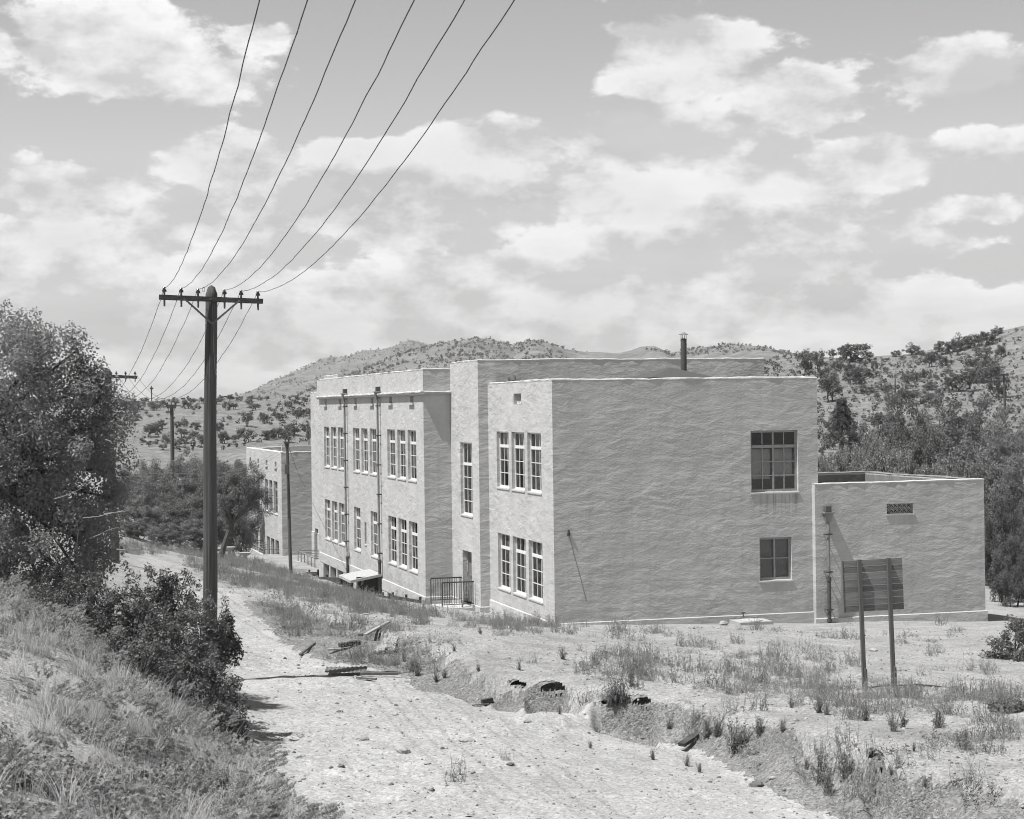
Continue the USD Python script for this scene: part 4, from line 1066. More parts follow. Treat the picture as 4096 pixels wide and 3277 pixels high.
# pipe railings round the areaways further on
def pipe_rail(lb, u0, u1, v0, v1, z, n, h=0.95, grp=None):
    t = thing('pipe_railing', lb, 'railing', loc=tuple(C0), rz=TH)
    part(t, 'top_rail', tube([(u1, v0, z + h), (u0, v0, z + h), (u0, v1, z + h), (u1, v1, z + h)], 0.03, 6), M['zinc'])
    part(t, 'mid_rail', tube([(u0, v0, z + h * .5), (u0, v1, z + h * .5)], 0.022, 6), M['zinc'])
    for k in range(n):
        v = v0 + (v1 - v0) * k / (n - 1)
        part(t, 'post', tube([(u0, v, z - .3), (u0, v, z + h)], 0.03, 6), M['zinc'])
        if 0 < k < n - 1:
            part(t, 'cross_rail', tube([(u0, v, z + h), (u1, v, z + h)], 0.024, 6), M['zinc'])
    part(t, 'kerb', bx(u0 - .12, u0 + .12, v0 - .1, v1 + .1, z - .5, z + .02), M['concrete'])
    part(t, 'end_board', bx(u0 + .13, u1, v0 - .05, v0 + .05, z - .9, z + .05), M['wood_dark'])


pipe_rail('grey pipe railing round the basement entrance at the far end of the school', -1.62, 0.05, 40.3, 46.2, -0.88, 6, h=0.62)
pipe_rail('long pipe railing with cross bars along the smaller building', -1.72, -0.68, 60.0, 74.6, -1.52, 8, h=0.36)
# ------------------------------------------------------------------ telephone poles and wires
INS = [(600 + x / 4.312, 1080 + y / 4.312) for x, y in ((245, 295), (537, 305), (827, 320), (1283, 335), (1570, 350), (1860, 365))]


def insulator(parent, p, h=0.085, pin=0.10, k=1.0):
    """p: top of the glass"""
    x, y, z = p
    prof = [(0.0, 0), (0.022, -0.003), (0.03, -0.015), (0.021, -0.026), (0.021, -0.034), (0.036, -0.045), (0.043, -0.085), (0.030, -0.085), (0.012, -0.06)]
    b = lathe([(r * k, dz * k) for r, dz in prof], 12); b.apply_translation(p); b.invert()
    g = part(parent, 'insulator', b, M['insulator'], smooth=40)
    part(g, 'pin', tube([(x, y, z - .06 * k), (x, y, z - .19 * k), (x, y, z - .34 * k)], [0.016 * k, 0.02 * k, 0.016 * k], 8), M['galvanised'], smooth=40)


def wood_pole(base, top, r0, r1, seed, peak=0.16, sides=14):
    """tapered, slightly crooked round pole with a roofed top and a long drying crack"""
    r = np.random.default_rng(seed)
    n = 40; t = np.linspace(0, 1, n)[:, None]
    pts = np.asarray(base) + (np.asarray(top) - np.asarray(base)) * t
    pts[:, 0] += (meshkit.noise(np.stack([t[:, 0] * 3, t[:, 0] * 0, t[:, 0] * 0 + seed], -1)) - .5) * 0.05 * (r0 / 0.14)
    an = np.arange(sides) / sides * 2 * np.pi + 0.1
    rad = (r0 + (r1 - r0) * t)
    wob = 1 + 0.05 * (meshkit.fbm(np.stack([np.cos(an)[None] * 1.2 + 0 * t, np.sin(an)[None] * 1.2 + 0 * t, t * 4 + 0 * an[None] + seed], -1), 3, seed) - .5) * 2
    crack = np.ones((n, sides)); crack[int(n * .12):int(n * .93), int(sides * 0.70)] = 0.88; crack[:int(n * .4), int(sides * 0.78)] = .95
    R = rad * wob * crack
    v = pts[:, None] + np.stack([R * np.cos(an), R * np.sin(an), 0 * R], -1)
    v = v.reshape(-1, 3)
    ring = np.stack([r1 * .62 * np.cos(an), r1 * 0.30 * np.sin(an), np.full(sides, peak * .75)], -1) + pts[-1]
    v = np.vstack([v, ring, pts[-1] + [0, 0, peak]])
    f = []
    for i in range(n):
        for j in range(sides):
            k = (j + 1) % sides
            f += [[i * sides + j, i * sides + k, (i + 1) * sides + k], [i * sides + j, (i + 1) * sides + k, (i + 1) * sides + j]]
    for j in range(sides):
        f.append([n * sides + j, n * sides + (j + 1) % sides, (n + 1) * sides])
    return tm(v, f)


def rel(p, o):
    return np.asarray(p, float) - o


# the near pole
pb = atz(832, 2740, 3.12); py_ = pb[1]
pt = at(842, 1178, py_)
ptop = at(842, 1140, py_)
tp = thing('telephone_pole', 'tall dark wooden telephone pole with a six insulator crossarm at the road edge', 'telephone pole', loc=tuple(pb))
part(tp, 'post', wood_pole((0, 0, -.6), rel(pt, pb), 0.138, 0.104, 5, peak=ptop[2] - pt[2], sides=40), M['pole'], smooth=50)
yo = py_ - 0.16
al, ar = at(636, 1189, yo - 0.2), at(1051.5, 1206, yo + 0.2)
part(tp, 'crossarm', bar(rel(al, pb), rel(ar, pb), 0.088, 0.088), M['arm'])
mid = at(849, 1296, py_ - .15)
for px_, q in ((733, 0.24), (962, 0.78)):
    e = al + (ar - al) * q + np.array([0, -.055, 0.0])
    part(tp, 'brace', bar(rel(e, pb), rel(mid, pb), 0.008, 0.034), M['galvanised'])
INS_W = []
for k, p in enumerate(INS):
    w = at(*p, yo - 0.2 + 0.4 * (p[0] - 636) / 415)
    INS_W.append(w)
    insulator(tp, rel(w, pb))
gw = [at(848, 1180, py_ - .12), at(857, 1420, py_ - .13), at(862, 1500, py_ - .14)]
part(tp, 'ground_wire', tube([rel(g, pb) for g in gw], 0.006, 5), M['galvanised'])
part(tp, 'bolt', tube([rel(al + (ar - al) * .5, pb) + [0, -.07, 0], rel(al + (ar - al) * .5, pb) + [0, .3, 0]], 0.016, 6), M['galvanised'])

# the second pole, half hidden behind the oak
p2b = at(462, 2285, 60.0)
t2 = thing('telephone_pole', 'second telephone pole, its crossarm showing just above the big leafy oak', 'telephone pole', loc=tuple(p2b))
p2t = at(432, 1492, 60.0)
part(t2, 'post', wood_pole((0, 0, -.6), rel(p2t, p2b), 0.15, 0.11, 6, peak=0.15, sides=14), M['pole'], smooth=50)
a2l, a2r = at(312, 1500, 59.75), at(549, 1510, 60.0)
part(t2, 'crossarm', bar(rel(a2l, p2b), rel(a2r, p2b), 0.1, 0.1), M['arm'])
INS2 = []
for x in (324, 361, 398, 465, 502, 540):
    w = at(x, 1486, 59.8); INS2.append(w); insulator(t2, rel(w, p2b))

# poles further away
def far_pole(lb, bpx, tpx, Y, arm, r, name='telephone_pole', n_ins=0, zb=None):
    b = at(*bpx, Y)
    if zb is not None:
        b[2] = zb
    t = at(*tpx, Y)
    o = thing(name, lb, 'telephone pole' if name == 'telephone_pole' else 'pole', loc=tuple(b))
    part(o, 'post', wood_pole((0, 0, -.5), rel(t, b), r, r * .8, int(bpx[0]), peak=r, sides=10), M['pole'], smooth=50)
    for (x0, x1, y) in arm:
        l, q = at(x0, y, Y - r), at(x1, y, Y - r)
        part(o, 'crossarm', bar(rel(l, b), rel(q, b), 0.09 * Y / 90, 0.09 * Y / 90), M['arm'])
        for k in range(n_ins):
            w = l + (q - l) * (k + .4) / (n_ins - .2)
            insulator(o, rel(w, b) + [0, 0, 0.22], k=1.3)
    return o, b, t


fp, fpb, fpt = far_pole('slim dark service pole standing among weeds in front of the smaller building', (1164, 2290), (1148, 1775), 86, [(1136, 1160, 1771)], 0.085, n_ins=2)
part(fp, 'switch_box', bx(-.19, -.03, -.28, -.1, 4.6, 5.05), M['iron'])
part(fp, 'conduit', tube([(-.08, -.13, 2.5), (-.08, -.13, 4.65)], 0.03, 6), M['iron'])
far_pole('dark pole with a short double crossarm rising from the mesquite trees', (692, 1900), (686, 1626), 130, [(664, 706, 1622), (668, 704, 1630)], 0.16, n_ins=3, zb=-1.6)
far_pole('distant cross shaped pole on the left skyline', (606, 1612), (606, 1546), 392, [(600, 613, 1554)], 0.14)
far_pole('tiny distant pole between skyline trees left of the big pole', (732, 1612), (732, 1594), 395, [(723, 741, 1595)], 0.14)
far_pole('tiny distant pole on the skyline right of the big pole', (902, 1608), (902, 1587), 395, [(893, 911, 1588)], 0.14)
far_pole('small dark pole with a crossarm at the right edge on the hill', (4022, 1640), (4014, 1497), 150, [(3996, 4032, 1500)], 0.11)


def sag(p, q, s, n, jit, seed):
    t = np.linspace(0, 1, n)[:, None]
    P = p + (q - p) * t
    P[:, 2] -= 4 * s * (t * (1 - t))[:, 0]
    a = t[:, 0] * np.linalg.norm(q - p)
    P[:, 2] += (meshkit.fbm(np.stack([a * 1.3, a * 0 + seed, a * 0], -1), 3, seed) - .5) * jit
    P[:, 0] += (meshkit.fbm(np.stack([a * 1.3, a * 0 + seed, a * 0 + 9], -1), 3, seed + 3) - .5) * jit
    P[0], P[-1] = p, q
    return P


which = ['leftmost', 'second from the left', 'third from the left', 'fourth from the left', 'fifth from the left', 'rightmost']
for k in range(6):
    p0 = np.array([2.35 + 0.33 * (k - 2.5), -2.0, 13.25])
    A_ = sag(INS_W[k] + [0, 0, -0.02], p0, 1.22 + 0.02 * k, 120, 0.018, k)
    B_ = sag(INS_W[k] + [0, 0, -0.02], INS2[k] + [0, 0, -.02], WIRE_SAG, 70, 0.025, k + 20)
    loopy = [tube(A_, 0.0048, 5), tube(B_, 0.0055, 5)]
    if k == 2:
        c_ = A_[6]; an = np.linspace(0, 2 * np.pi, 12)
        loopy.append(tube(np.stack([c_[0] + .02 * np.cos(an), 0 * an + c_[1], c_[2] - .03 + .04 * np.sin(an)], 1), 0.004, 4))
    w = thing('overhead_wire', f'overhead wire sweeping up from the {which[k]} insulator on the near pole', 'wire', group=None)
    part(w, 'strand', loopy[0], M['wire']); part(w, 'strand', loopy[1], M['wire'])
    if k == 2:
        part(w, 'splice', loopy[2], M['wire'])
# thin service wires to the smaller building
for k, (p, q, s, lb) in enumerate(((at(455, 1830, 60), fpt + [0, 0, -.1], 0.9, 'upper thin pale service wire drooping past the near pole'), (at(455, 1842, 60), fpt + [0, 0, -.25], 0.95, 'lower thin pale service wire drooping past the near pole'),
                                   (at(440, 1893, 60), at(1080, 1888, 112), 0.05, 'straight thin pale wire running level behind the near pole'))):
    solo('service_wire', tube(sag(p, q, s, 60, 0.02, 50 + k), 0.006, 4), M['zinc'], lb, 'wire')
solo('service_wire', tube(sag(fpt + [0.1, 0, -.2], L2W(.9, 58.7, 2.9), .2, 30, 0.02, 61), 0.012, 4), M['wire'], 'dark service wire hanging from the slim pole to the shaded wall of the smaller building', 'wire')

# ------------------------------------------------------------------ notice board seen from behind
sb = hit(3512, 2752)
sign = thing('notice_board', 'back of a weathered plank notice board on two posts with sleeves at their feet', 'notice board', loc=tuple(sb), rz=TH * 0.55, tilt=(0, math.radians(-1.7)))
for k in range(8):
    z1 = 2.44 - k * 0.1235
    part(sign, 'plank', bx(-0.585, 0.585, 0.004 + 0.002 * (k % 2), 0.026, z1 - 0.115, z1), M[f'plank{k % 3}'])
part(sign, 'edge_strip', bx(-0.605, -0.588, -0.002, 0.03, 1.45, 2.445), M['post'])
for x in (-0.28, 0.30):
    p = part(sign, 'post', cat([bar((x, -0.04, -0.4), (x, -0.04, 2.455), 0.076, 0.07)]), M['post'])
    part(p, 'sleeve', bar((x + .012, -0.095, -0.3), (x + .012, -0.095, 0.385), 0.10, 0.035), M['post'])

# ------------------------------------------------------------------ bird bath basins, slab, planks, tin, rocks
for px_, py2, Yb, lb in ((981, 2252, 95, 'nearer white concrete pedestal basin standing in weeds'), (918, 2230, 99, 'farther white concrete pedestal basin beside the leaning tree trunk')):
    b = at(px_, py2, Yb); b[2] = float(H(b[0], b[1]))
    topz = at(px_, py2 - 42, Yb)[2] - b[2]
    o = thing('pedestal_basin', lb, 'basin', loc=tuple(b))
    bw = lathe([(0.0, topz - .05), (.2, topz - .03), (.27, topz), (.31, topz), (.30, topz - .06), (.2, topz - .15), (.12, topz - .17)], 24)
    bw.invert(); part(o, 'bowl', bw, M['concrete_white'], smooth=40)
    pe = lathe([(.11, topz - .17), (.1, topz * .5), (.13, .1), (.17, .06), (.17, -.2)], 18); pe.invert()
    part(o, 'pedestal', pe, M['concrete'], smooth=40)
sl = hit(3008, 2496)
o = thing('well_slab', 'flat pale concrete slab with a round cover by the school wall', 'slab', loc=tuple(sl + [0, .2, 0]), rz=TH)
part(o, 'slab', bx(-.62, .62, -.5, .5, -.15, 0.1), M['concrete_white'])
part(o, 'cover', tube([(0, 0, .1), (0, 0, .125)], .4, 28), M['concrete'], smooth=30)


def board_at(p, q, w, th, m, lb, name='plank', cat_='plank', lift=0.03):
    m_ = hit((p[0] + q[0]) / 2, (p[1] + q[1]) / 2)
    a, b = atz(*p, m_[2]), atz(*q, m_[2])
    a[2] = max(a[2], float(H(a[0], a[1]))) + lift; b[2] = max(b[2], float(H(b[0], b[1]))) + lift
    o = (a + b) / 2
    t = thing(name, lb, cat_, loc=tuple(o))
    part(t, 'board', bar(a - o, b - o, w, th), M[m])


c2 = lambda x, y: (1200 + x * .6494, 2300 + y * .6494)
c3 = lambda x, y: (2500 + x * .7403, 2300 + y * .7403)
board_at(c2(475, 485), c2(515, 425), .12, .03, 'lumber', 'pale plank, leftmost of the short boards fanned out on the berm')
board_at(c2(500, 488), c2(530, 420), .12, .03, 'lumber', 'pale plank second from the left in the fan of short boards', lift=.06)
board_at(c2(545, 475), c2(528, 420), .12, .03, 'lumber', 'pale plank lying across the others in the fan of short boards', lift=.08)
board_at(c2(562, 475), c2(586, 408), .13, .03, 'lumber', 'pale plank apart at the right of the fan of short boards')
board_at(c2(370, 432), c2(535, 368), .10, .05, 'lumber_dark', 'long grey timber sloping up behind the fan of short boards', lift=.1)
board_at(c2(400, 425), c2(545, 375), .08, .04, 'lumber', 'pale strip lying beside the long grey timber', lift=.12)
board_at(c2(245, 450), c2(365, 440), .14, .08, 'wood_dark', 'dark short timber lying at the road edge left of the fan of boards', lift=.05)
board_at(c2(170, 470), c2(250, 466), .1, .03, 'lumber', 'thin pale board lying at the road edge before the dark short timber')
board_at(c2(372, 634), c2(605, 626), .07, .04, 'lumber_dark', 'long dark pole lying at the foot of the weedy bank', lift=.05)
board_at(c2(350, 645), c2(470, 652), .06, .03, 'lumber_dark', 'thin stick just in front of the long dark pole')
board_at(c2(0, 500), c2(90, 448), .05, .04, 'lumber_dark', 'dark crooked branch on the road near the pole', lift=.03)
board_at(c3(305, 937), c3(385, 920), .13, .05, 'wood_dark', 'short dark board lying below the bank at the right', lift=.05)
board_at(c2(1120, 800), c2(1185, 795), .08, .07, 'wood_dark', 'dark lump of driftwood on the sandy road', lift=.05)
board_at(c2(1060, 815), c2(1165, 812), .03, .02, 'lumber_dark', 'thin stick just below the dark lump of driftwood', lift=.02)
# white stake on the verge
s0 = hit(455, 2915)
t = thing('stake', 'thin white stake standing in the grass of the left slope', 'stake', loc=tuple(s0))
part(t, 'rod', bar((0, 0, -.1), (0.0, 0, .28), .012, .012), M['sash'])
# corrugated tin
tn = hit(*c2(285, 620))
xs_ = np.linspace(-.38, .38, 40); v = []
for x in xs_:
    for y in (-.16, .16):
        v.append((x, y, .05 + .007 * math.sin(x * 80) + .05 * x * x + (.06 if y > 0 else 0)))
f = []
for i in range(39):
    f += [[2 * i, 2 * i + 2, 2 * i + 3], [2 * i, 2 * i + 3, 2 * i + 1], [2 * i, 2 * i + 3, 2 * i + 2], [2 * i, 2 * i + 1, 2 * i + 3]]
solo('tin_sheet', tm(np.array(v) + tn, f), M['tin'], 'bent piece of corrugated tin lying on the road', 'tin sheet')


def rock_mesh(seed, flat=0.6):
    m = trimesh.creation.icosphere(2)
    v = np.array(m.vertices)
    d = meshkit.fbm(v * 1.3 + seed * 3.1, 3, seed) - .5
    v = v * (1 + d[:, None] * 1.1)
    v[:, 2] *= flat
    q = 0.22
    v = v * (1 - .0) + (np.round(v / q) * q - v) * 0.35
    return tm(v, m.faces)


ROCKS = [(c2(245, 848), 26, 'rock_dark', 'small dark block of stone on the road left of centre'), (c2(590, 866), 34, 'rock', 'flat jagged stone on the road behind the pale slab'), (c2(632, 1100), 66, 'rock', 'pale flat slab of stone in the middle of the road'),
         (c2(1295, 1180), 34, 'rock_dark', 'rounded dark stone on the sandy road'), (c2(1026, 1228), 72, 'rock', 'largest pale stone in the lower middle of the road'), (c2(375, 1020), 62, 'rock', 'long pale stone on the left part of the road'),
         (c2(785, 1166), 36, 'rock', 'grey angular stone below the pale flat slab'), (c2(1030, 1032), 60, 'rock', 'pale stone with a dark side beside a weed on the road'), (c2(255, 1190), 28, 'rock_dark', 'small dark stone at the left of the road'),
         (c2(790, 1332), 52, 'rock', 'pale stone near the bottom edge of the road'), (c2(1400, 922), 34, 'rock', 'knobbly stone below the hollow in the bank'), (c2(738, 232), 70, 'rock', 'boulder lying beside the stoop steps'),
         (c2(405, 246), 30, 'rock', 'small white stone on the berm before the school'), ((2893, 2497), 40, 'rock', 'rough boulder on the ground next to the well slab'), (c3(320, 1062), 26, 'rock', 'upright stone at the foot of the right bank'),
         (c3(712, 1140), 70, 'rock_dark', 'dark clod of earth at the foot of the right bank'), (c3(1340, 412), 40, 'rock', 'flat pale stone on the yard behind the notice board'), (c3(795, 1105), 30, 'rock', 'pale stone among weeds at the foot of the bank'), (c2(1880, 480), 26, 'rock_dark', 'dark stump of stone on the yard before the school corner')]
for i, ((x, y), w, m, lb) in enumerate(ROCKS):
    p = hit(x, y); r = w / 2 / FPX * p[1]
    o = solo('rock', rock_mesh(i + 1, 0.5 + .25 * ((i * 7) % 3) / 2), M[m], lb, 'rock', smooth=25)
    UsdGeom.Xformable(o).AddTransformOp().Set(place(p + [0, 0, r * .15], i * 1.3, (r, r * .8, r * .75)))

# ------------------------------------------------------------------ plants
def leaf_cloud(r, cen, rad, per, size, asp=0.5, up=0.35, bias=0.6, sq=1.0):
    """per leaves in each clump; a leaf is a bent pair of triangles"""
    n = len(cen) * per
    c = np.repeat(cen, per, 0); R = np.repeat(np.broadcast_to(rad, len(cen)), per)
    d = r.normal(size=(n, 3)); d /= np.linalg.norm(d, axis=1, keepdims=True)
    rr = r.random(n) ** 0.45
    p = c + d * (R * rr)[:, None] * np.array([1, 1, sq])
    nn = d * bias + r.normal(size=(n, 3)) * 0.55 + np.array([0, 0, up]); nn /= np.linalg.norm(nn, axis=1, keepdims=True)
    t = np.cross(nn, r.normal(size=(n, 3))); t /= np.maximum(np.linalg.norm(t, axis=1, keepdims=True), 1e-6)
    b = np.cross(nn, t)
    L = (size * r.uniform(0.6, 1.3, n))[:, None]
    v = np.stack([p - t * L * .5, p + b * L * asp * .5 + nn * L * .08, p + t * L * .5 - nn * L * .1, p - b * L * asp * .5 + nn * L * .08], 1).reshape(-1, 3)
    i = np.arange(n)[:, None] * 4
    return v, np.vstack([i + [0, 1, 2], i + [0, 2, 3]])


def ell_clumps(r, n, R, shell=0.5, zlo=-0.6):
    out = []
    while len(out) < n:
        d = r.normal(size=3); d /= np.linalg.norm(d)
        if d[2] < zlo:
            continue
        out.append(d * (shell + (1 - shell) * r.random() ** 0.6) * np.asarray(R))
    return np.array(out)


def limbs(r, base, fork, tips, r0, nmax=14, sides=5):
    ms = [tube(np.array([base, base + (fork - base) * .5 + r.normal(0, .02, 3), fork]), [r0, r0 * .8, r0 * .7], 8)]
    for k in r.permutation(len(tips))[:nmax]:
        t = tips[k]; mid = fork + (t - fork) * .45 + np.array([0, 0, np.linalg.norm(t - fork) * .1]) + r.normal(0, .06, 3) * np.linalg.norm(t - fork)
        q = np.linspace(0, 1, 6)[:, None]
        pth = (1 - q) ** 2 * fork + 2 * q * (1 - q) * mid + q ** 2 * t
        ms.append(tube(pth, np.linspace(r0 * .5, r0 * .1, 6), sides, caps=False))
    return cat(ms)


def make_tree(name, label, category, seed, h, R, hc, nclump, per, leaf, mat, r0=0.12, shell=0.5, crad=0.3, lean=(0, 0), asp=.5, group=None, nlimb=14, zlo=-.6, multi=1, up=.35, loc=(0, 0, 0), s=1.0, rz=0.0):
    """unit tree: crown ellipsoid R centred hc above the foot"""
    r = np.random.default_rng(seed)
    o = thing(name, label, category, group, loc=loc, rz=rz, s=s)
    cc = np.array([lean[0], lean[1], hc])
    cl = ell_clumps(r, nclump, R, shell, zlo) * r.uniform(.78, 1.12, (nclump, 1)) + cc
    tips = cl
    tr = []
    for m in range(multi):
        base = np.array([0, 0, -.25]) + (np.array([math.cos(m * 2.1), math.sin(m * 2.1), 0]) * r0 * 1.2 if multi > 1 else 0)
        fork = np.array([lean[0] * .6, lean[1] * .6, max(.2, hc - R[2] * .75)]) + (np.array([math.cos(m * 2.1), math.sin(m * 2.1), 0]) * R[0] * .25 if multi > 1 else 0)
        tr.append(limbs(r, base, fork, tips[m::multi], r0 / math.sqrt(multi), nlimb // multi + 1))
    part(o, 'trunk', cat(tr), M['bark'])
    part(o, 'crown', leaf_cloud(r, cl, crad * np.mean(R) * r.uniform(.7, 1.3, nclump), per, leaf, asp, up), M[mat])
    return o


def px_size(w, Y):
    return w / FPX * Y


# --- the big oak at the left, grown inside its outline
OUT = [(-320, 1150), (-100, 1180), (60, 1230), (95, 1245), (165, 1255), (200, 1310), (265, 1315), (255, 1390), (290, 1460), (375, 1450), (400, 1520), (470, 1560), (520, 1630), (505, 1700), (550, 1760), (535, 1840), (500, 1900), (545, 1960), (520, 2050), (540, 2130), (500, 2200), (455, 2290), (440, 2380), (300, 2470), (100, 2450), (-320, 2450)]
OP = Polygon(OUT)
r = np.random.default_rng(8)
cl = []
while len(cl) < 330:
    x, y = r.uniform(-320, 560), r.uniform(1150, 2470)
    if OP.buffer(-38).contains(Point(x, y)):
        edge = OP.boundary.distance(Point(x, y))
        Y = 29.2 + r.uniform(-1, 1) * min(1.9, 0.35 + edge / 120)
        cl.append(at(x, y, Y))
for x, y in ((330, 1490), (368, 1478), (395, 1508), (300, 1445), (420, 1560), (450, 1600), (490, 1640), (350, 1525), (310, 1400), (400, 1600), (470, 1680), (285, 1350), (335, 1560)):
    cl.append(at(x, y, 28.8))
cl = np.array(cl)
ob = np.array([-9.0, 29.6, 0]); ob[2] = float(H(ob[0], ob[1]))
oak = thing('oak_tree', 'large oak tree with small glossy leaves filling the left edge', 'tree', loc=tuple(ob))
fork = np.array([0.2, 0, 1.3])
part(oak, 'trunk', limbs(r, np.array([0, 0, -.4]), fork, cl - ob, .15, 60, 6), M['bark'])
sprig = []
for k in range(70):       # thin sprigs that break the outline
    c_ = cl[r.integers(len(cl))]
    sprig.append(c_ + np.array([r.uniform(.1, .42), r.normal(0, .2), r.uniform(-.05, .22)]))
v1, f1 = leaf_cloud(r, cl - ob, r.uniform(.20, .36, len(cl)), 300, .058, .55, .4, .5)
v2, f2 = leaf_cloud(r, np.array(sprig) - ob, .09, 26, .05, .55, .4, .5)
part(oak, 'crown', (np.vstack([v1, v2]), np.vstack([f1, f2 + len(v1)])), M['oak'])
part(oak, 'bare_twigs', cat([tube(at(x0, y0, 27.3) - ob + np.linspace(0, 1, 4)[:, None] * (at(x1, y1, 27.0) - at(x0, y0, 27.3)) + r.normal(0, .015, (4, 3)), np.linspace(.008, .003, 4), 4) for x0, y0, x1, y1 in
                            ((300, 2120, 340, 2040), (330, 2080, 520, 2040), (420, 2060, 530, 2030), (300, 2200, 310, 2100), (360, 2150, 470, 2110), (470, 2200, 555, 2195), (220, 1990, 330, 1960), (480, 2080, 520, 2040), (60, 1750, 120, 1720), (420, 1760, 450, 1775))]), M['twig'])

# --- dark leafy shrubs in front of the near pole
SHR = [(300, 2520, 210, 150, 26.0, 'dark leafy shrub below the big oak, leftmost of the row'), (520, 2520, 190, 190, 26.0, 'dark leafy shrub second in the row right of the oak'), (680, 2620, 170, 170, 25.5, 'dark leafy shrub in the middle of the row'),
       (560, 2700, 170, 120, 24.2, 'low leafy shrub in front of the middle of the row'), (800, 2600, 130, 220, 26.2, 'tall leafy shrub just left of the near pole'), (885, 2580, 70, 110, 26.8, 'leafy shoot standing right in front of the near pole'), (820, 2790, 150, 150, 24.6, 'leafy shrub hiding the foot of the near pole'),
       (900, 2940, 100, 100, 23.0, 'lowest leafy shrub at the edge of the road'), (660, 2420, 110, 120, 27.5, 'leafy shrub crown against the pale road')]
for i, (x, y, w, hh, Y, lb) in enumerate(SHR):
    c_ = at(x, y, Y); gz = float(H(c_[0], c_[1]))
    rx, rz_ = px_size(w, Y), px_size(hh, Y)
    rr = np.random.default_rng(300 + i)
    o = thing('leafy_shrub', lb, 'shrub', loc=(c_[0], c_[1], gz))
    cz = max(c_[2] - gz, rz_ * .6)
    n = int(30 + 60 * rx * rz_)
    cl = ell_clumps(rr, n, (rx, rx * .8, rz_), .35, -.8) + [0, 0, cz]
    cl[:, 2] = np.maximum(cl[:, 2], .06)
    shoots = np.array([[rr.uniform(-rx, rx) * .8, rr.normal(0, rx * .4), cz + rz_ * rr.uniform(.75, 1.25)] for _ in range(9)])
    part(o, 'stems', limbs(rr, np.array([0, 0, -.2]), np.array([0, 0, max(.1, cz - rz_ * .8)]), np.vstack([cl, shoots]), .03, 26, 4), M['bark'])
    va, fa = leaf_cloud(rr, cl, rr.uniform(.09, .19, n), 95, .05, .6, .4, .5)
    vb_, fb_ = leaf_cloud(rr, shoots, .07, 40, .045, .6, .4, .5, 1.6)
    part(o, 'foliage', (np.vstack([va, vb_]), np.vstack([fa, fb_ + len(va)])), M['bush'])

# --- right edge shrubs
for i, (x, y, w, hh, Y, lb, base) in enumerate(((4060, 2600, 130, 150, 44.0, 'leafy shrub leaning in from the right edge before the annex', None), (4030, 2970, 70, 140, 27.5, 'tall dark weedy shrub at the right edge above the bank', None))):
    c_ = at(x, y, Y); gz = float(H(c_[0], c_[1])); rx, rz_ = px_size(w, Y), px_size(hh, Y); rr = np.random.default_rng(330 + i)
    o = thing('leafy_shrub', lb, 'shrub', loc=(c_[0], c_[1], gz)); cz = c_[2] - gz
    n = 60; cl = ell_clumps(rr, n, (rx, rx, rz_), .3, -.9) + [0, 0, cz]
    cl[:, 2] = np.maximum(cl[:, 2], .06)
    part(o, 'stems', limbs(rr, np.array([0, 0, -.2]), np.array([0, 0, max(.1, cz - rz_)]), cl, .04, 22, 4), M['bark'])
    part(o, 'foliage', leaf_cloud(rr, cl, rr.uniform(.12, .22, n) * (1.0 if i == 0 else .55), 80, .075 if i == 0 else .05, .55, .4, .5), M['bush'])


# --- tree prototypes (the first of each kind stands in the scene; the others reference it)
PROTO = {}


def plant(kind, label, cat_, loc, s, rz, group, mk):
    """first plant of a kind is built, further ones reference it"""
    if kind not in PROTO:
        PROTO[kind] = mk(label, cat_, group, loc, s, rz)
        return PROTO[kind]
    return copy_of(PROTO[kind], label, loc, rz, s, group)


def mk_mesquite(seed, R, hc, n, per, leaf, mat='mesquite', r0=.09, multi=2, name='mesquite_tree', **kw):
    return lambda label, cat_, group, loc, s, rz: make_tree(name, label, cat_, seed, 1, R, hc, n, per, leaf, mat, r0=r0, multi=multi, group=group, loc=loc, s=s, rz=rz, **kw)


def by_top(kind, mk, x, ytop, wpx, Y, label, group=None, hunit=1.0, wunit=1.0, name='tree', rz=None, zf=None):
    """tree standing on the ground at depth Y whose top shows at ytop and whose crown is wpx wide"""
    c_ = at(x, ytop, Y); g = zf(c_[0], Y) if zf else H(c_[0], c_[1]); g = float(np.ravel(g)[0])
    hgt = c_[2] - g; w = px_size(wpx, Y)
    return plant(kind, label, 'tree', (c_[0], c_[1], g), (w / wunit, w / wunit, hgt / hunit), (x * 0.37) % 6.28 if rz is None else rz, group, mk)


# unit prototypes: total height 1, crown width 1
MK = {'airy0': mk_mesquite(41, (.5, .5, .48), .51, 110, 210, .026, r0=.03, multi=3, crad=.16, shell=.35, zlo=-.96),
      'airy1': mk_mesquite(42, (.5, .46, .49), .5, 110, 200, .025, r0=.03, multi=2, crad=.15, shell=.4, zlo=-.96),
      'airy2': mk_mesquite(43, (.48, .5, .47), .52, 100, 220, .026, r0=.035, multi=2, crad=.165, shell=.3, zlo=-.96),
      'pale0': mk_mesquite(44, (.5, .5, .46), .54, 120, 180, .026, mat='pale_leaf', r0=.03, multi=2, crad=.15, shell=.5, zlo=-.8, name='broadleaf_tree'),
      'dense0': mk_mesquite(45, (.5, .5, .5), .5, 110, 220, .026, mat='bush', r0=.035, multi=2, crad=.16, shell=.4, zlo=-.96, name='dense_tree')}
ORD = ['first', 'second', 'third', 'fourth', 'fifth', 'sixth', 'seventh', 'eighth', 'ninth', 'tenth']
MQX = [(600, 112), (720, 122), (800, 104), (540, 98), (690, 100), (620, 140), (930, 128), (1010, 150), (860, 150), (760, 158), (520, 125), (470, 118), (1120, 165), (1200, 168), (560, 92), (660, 90), (780, 93), (940, 108)]
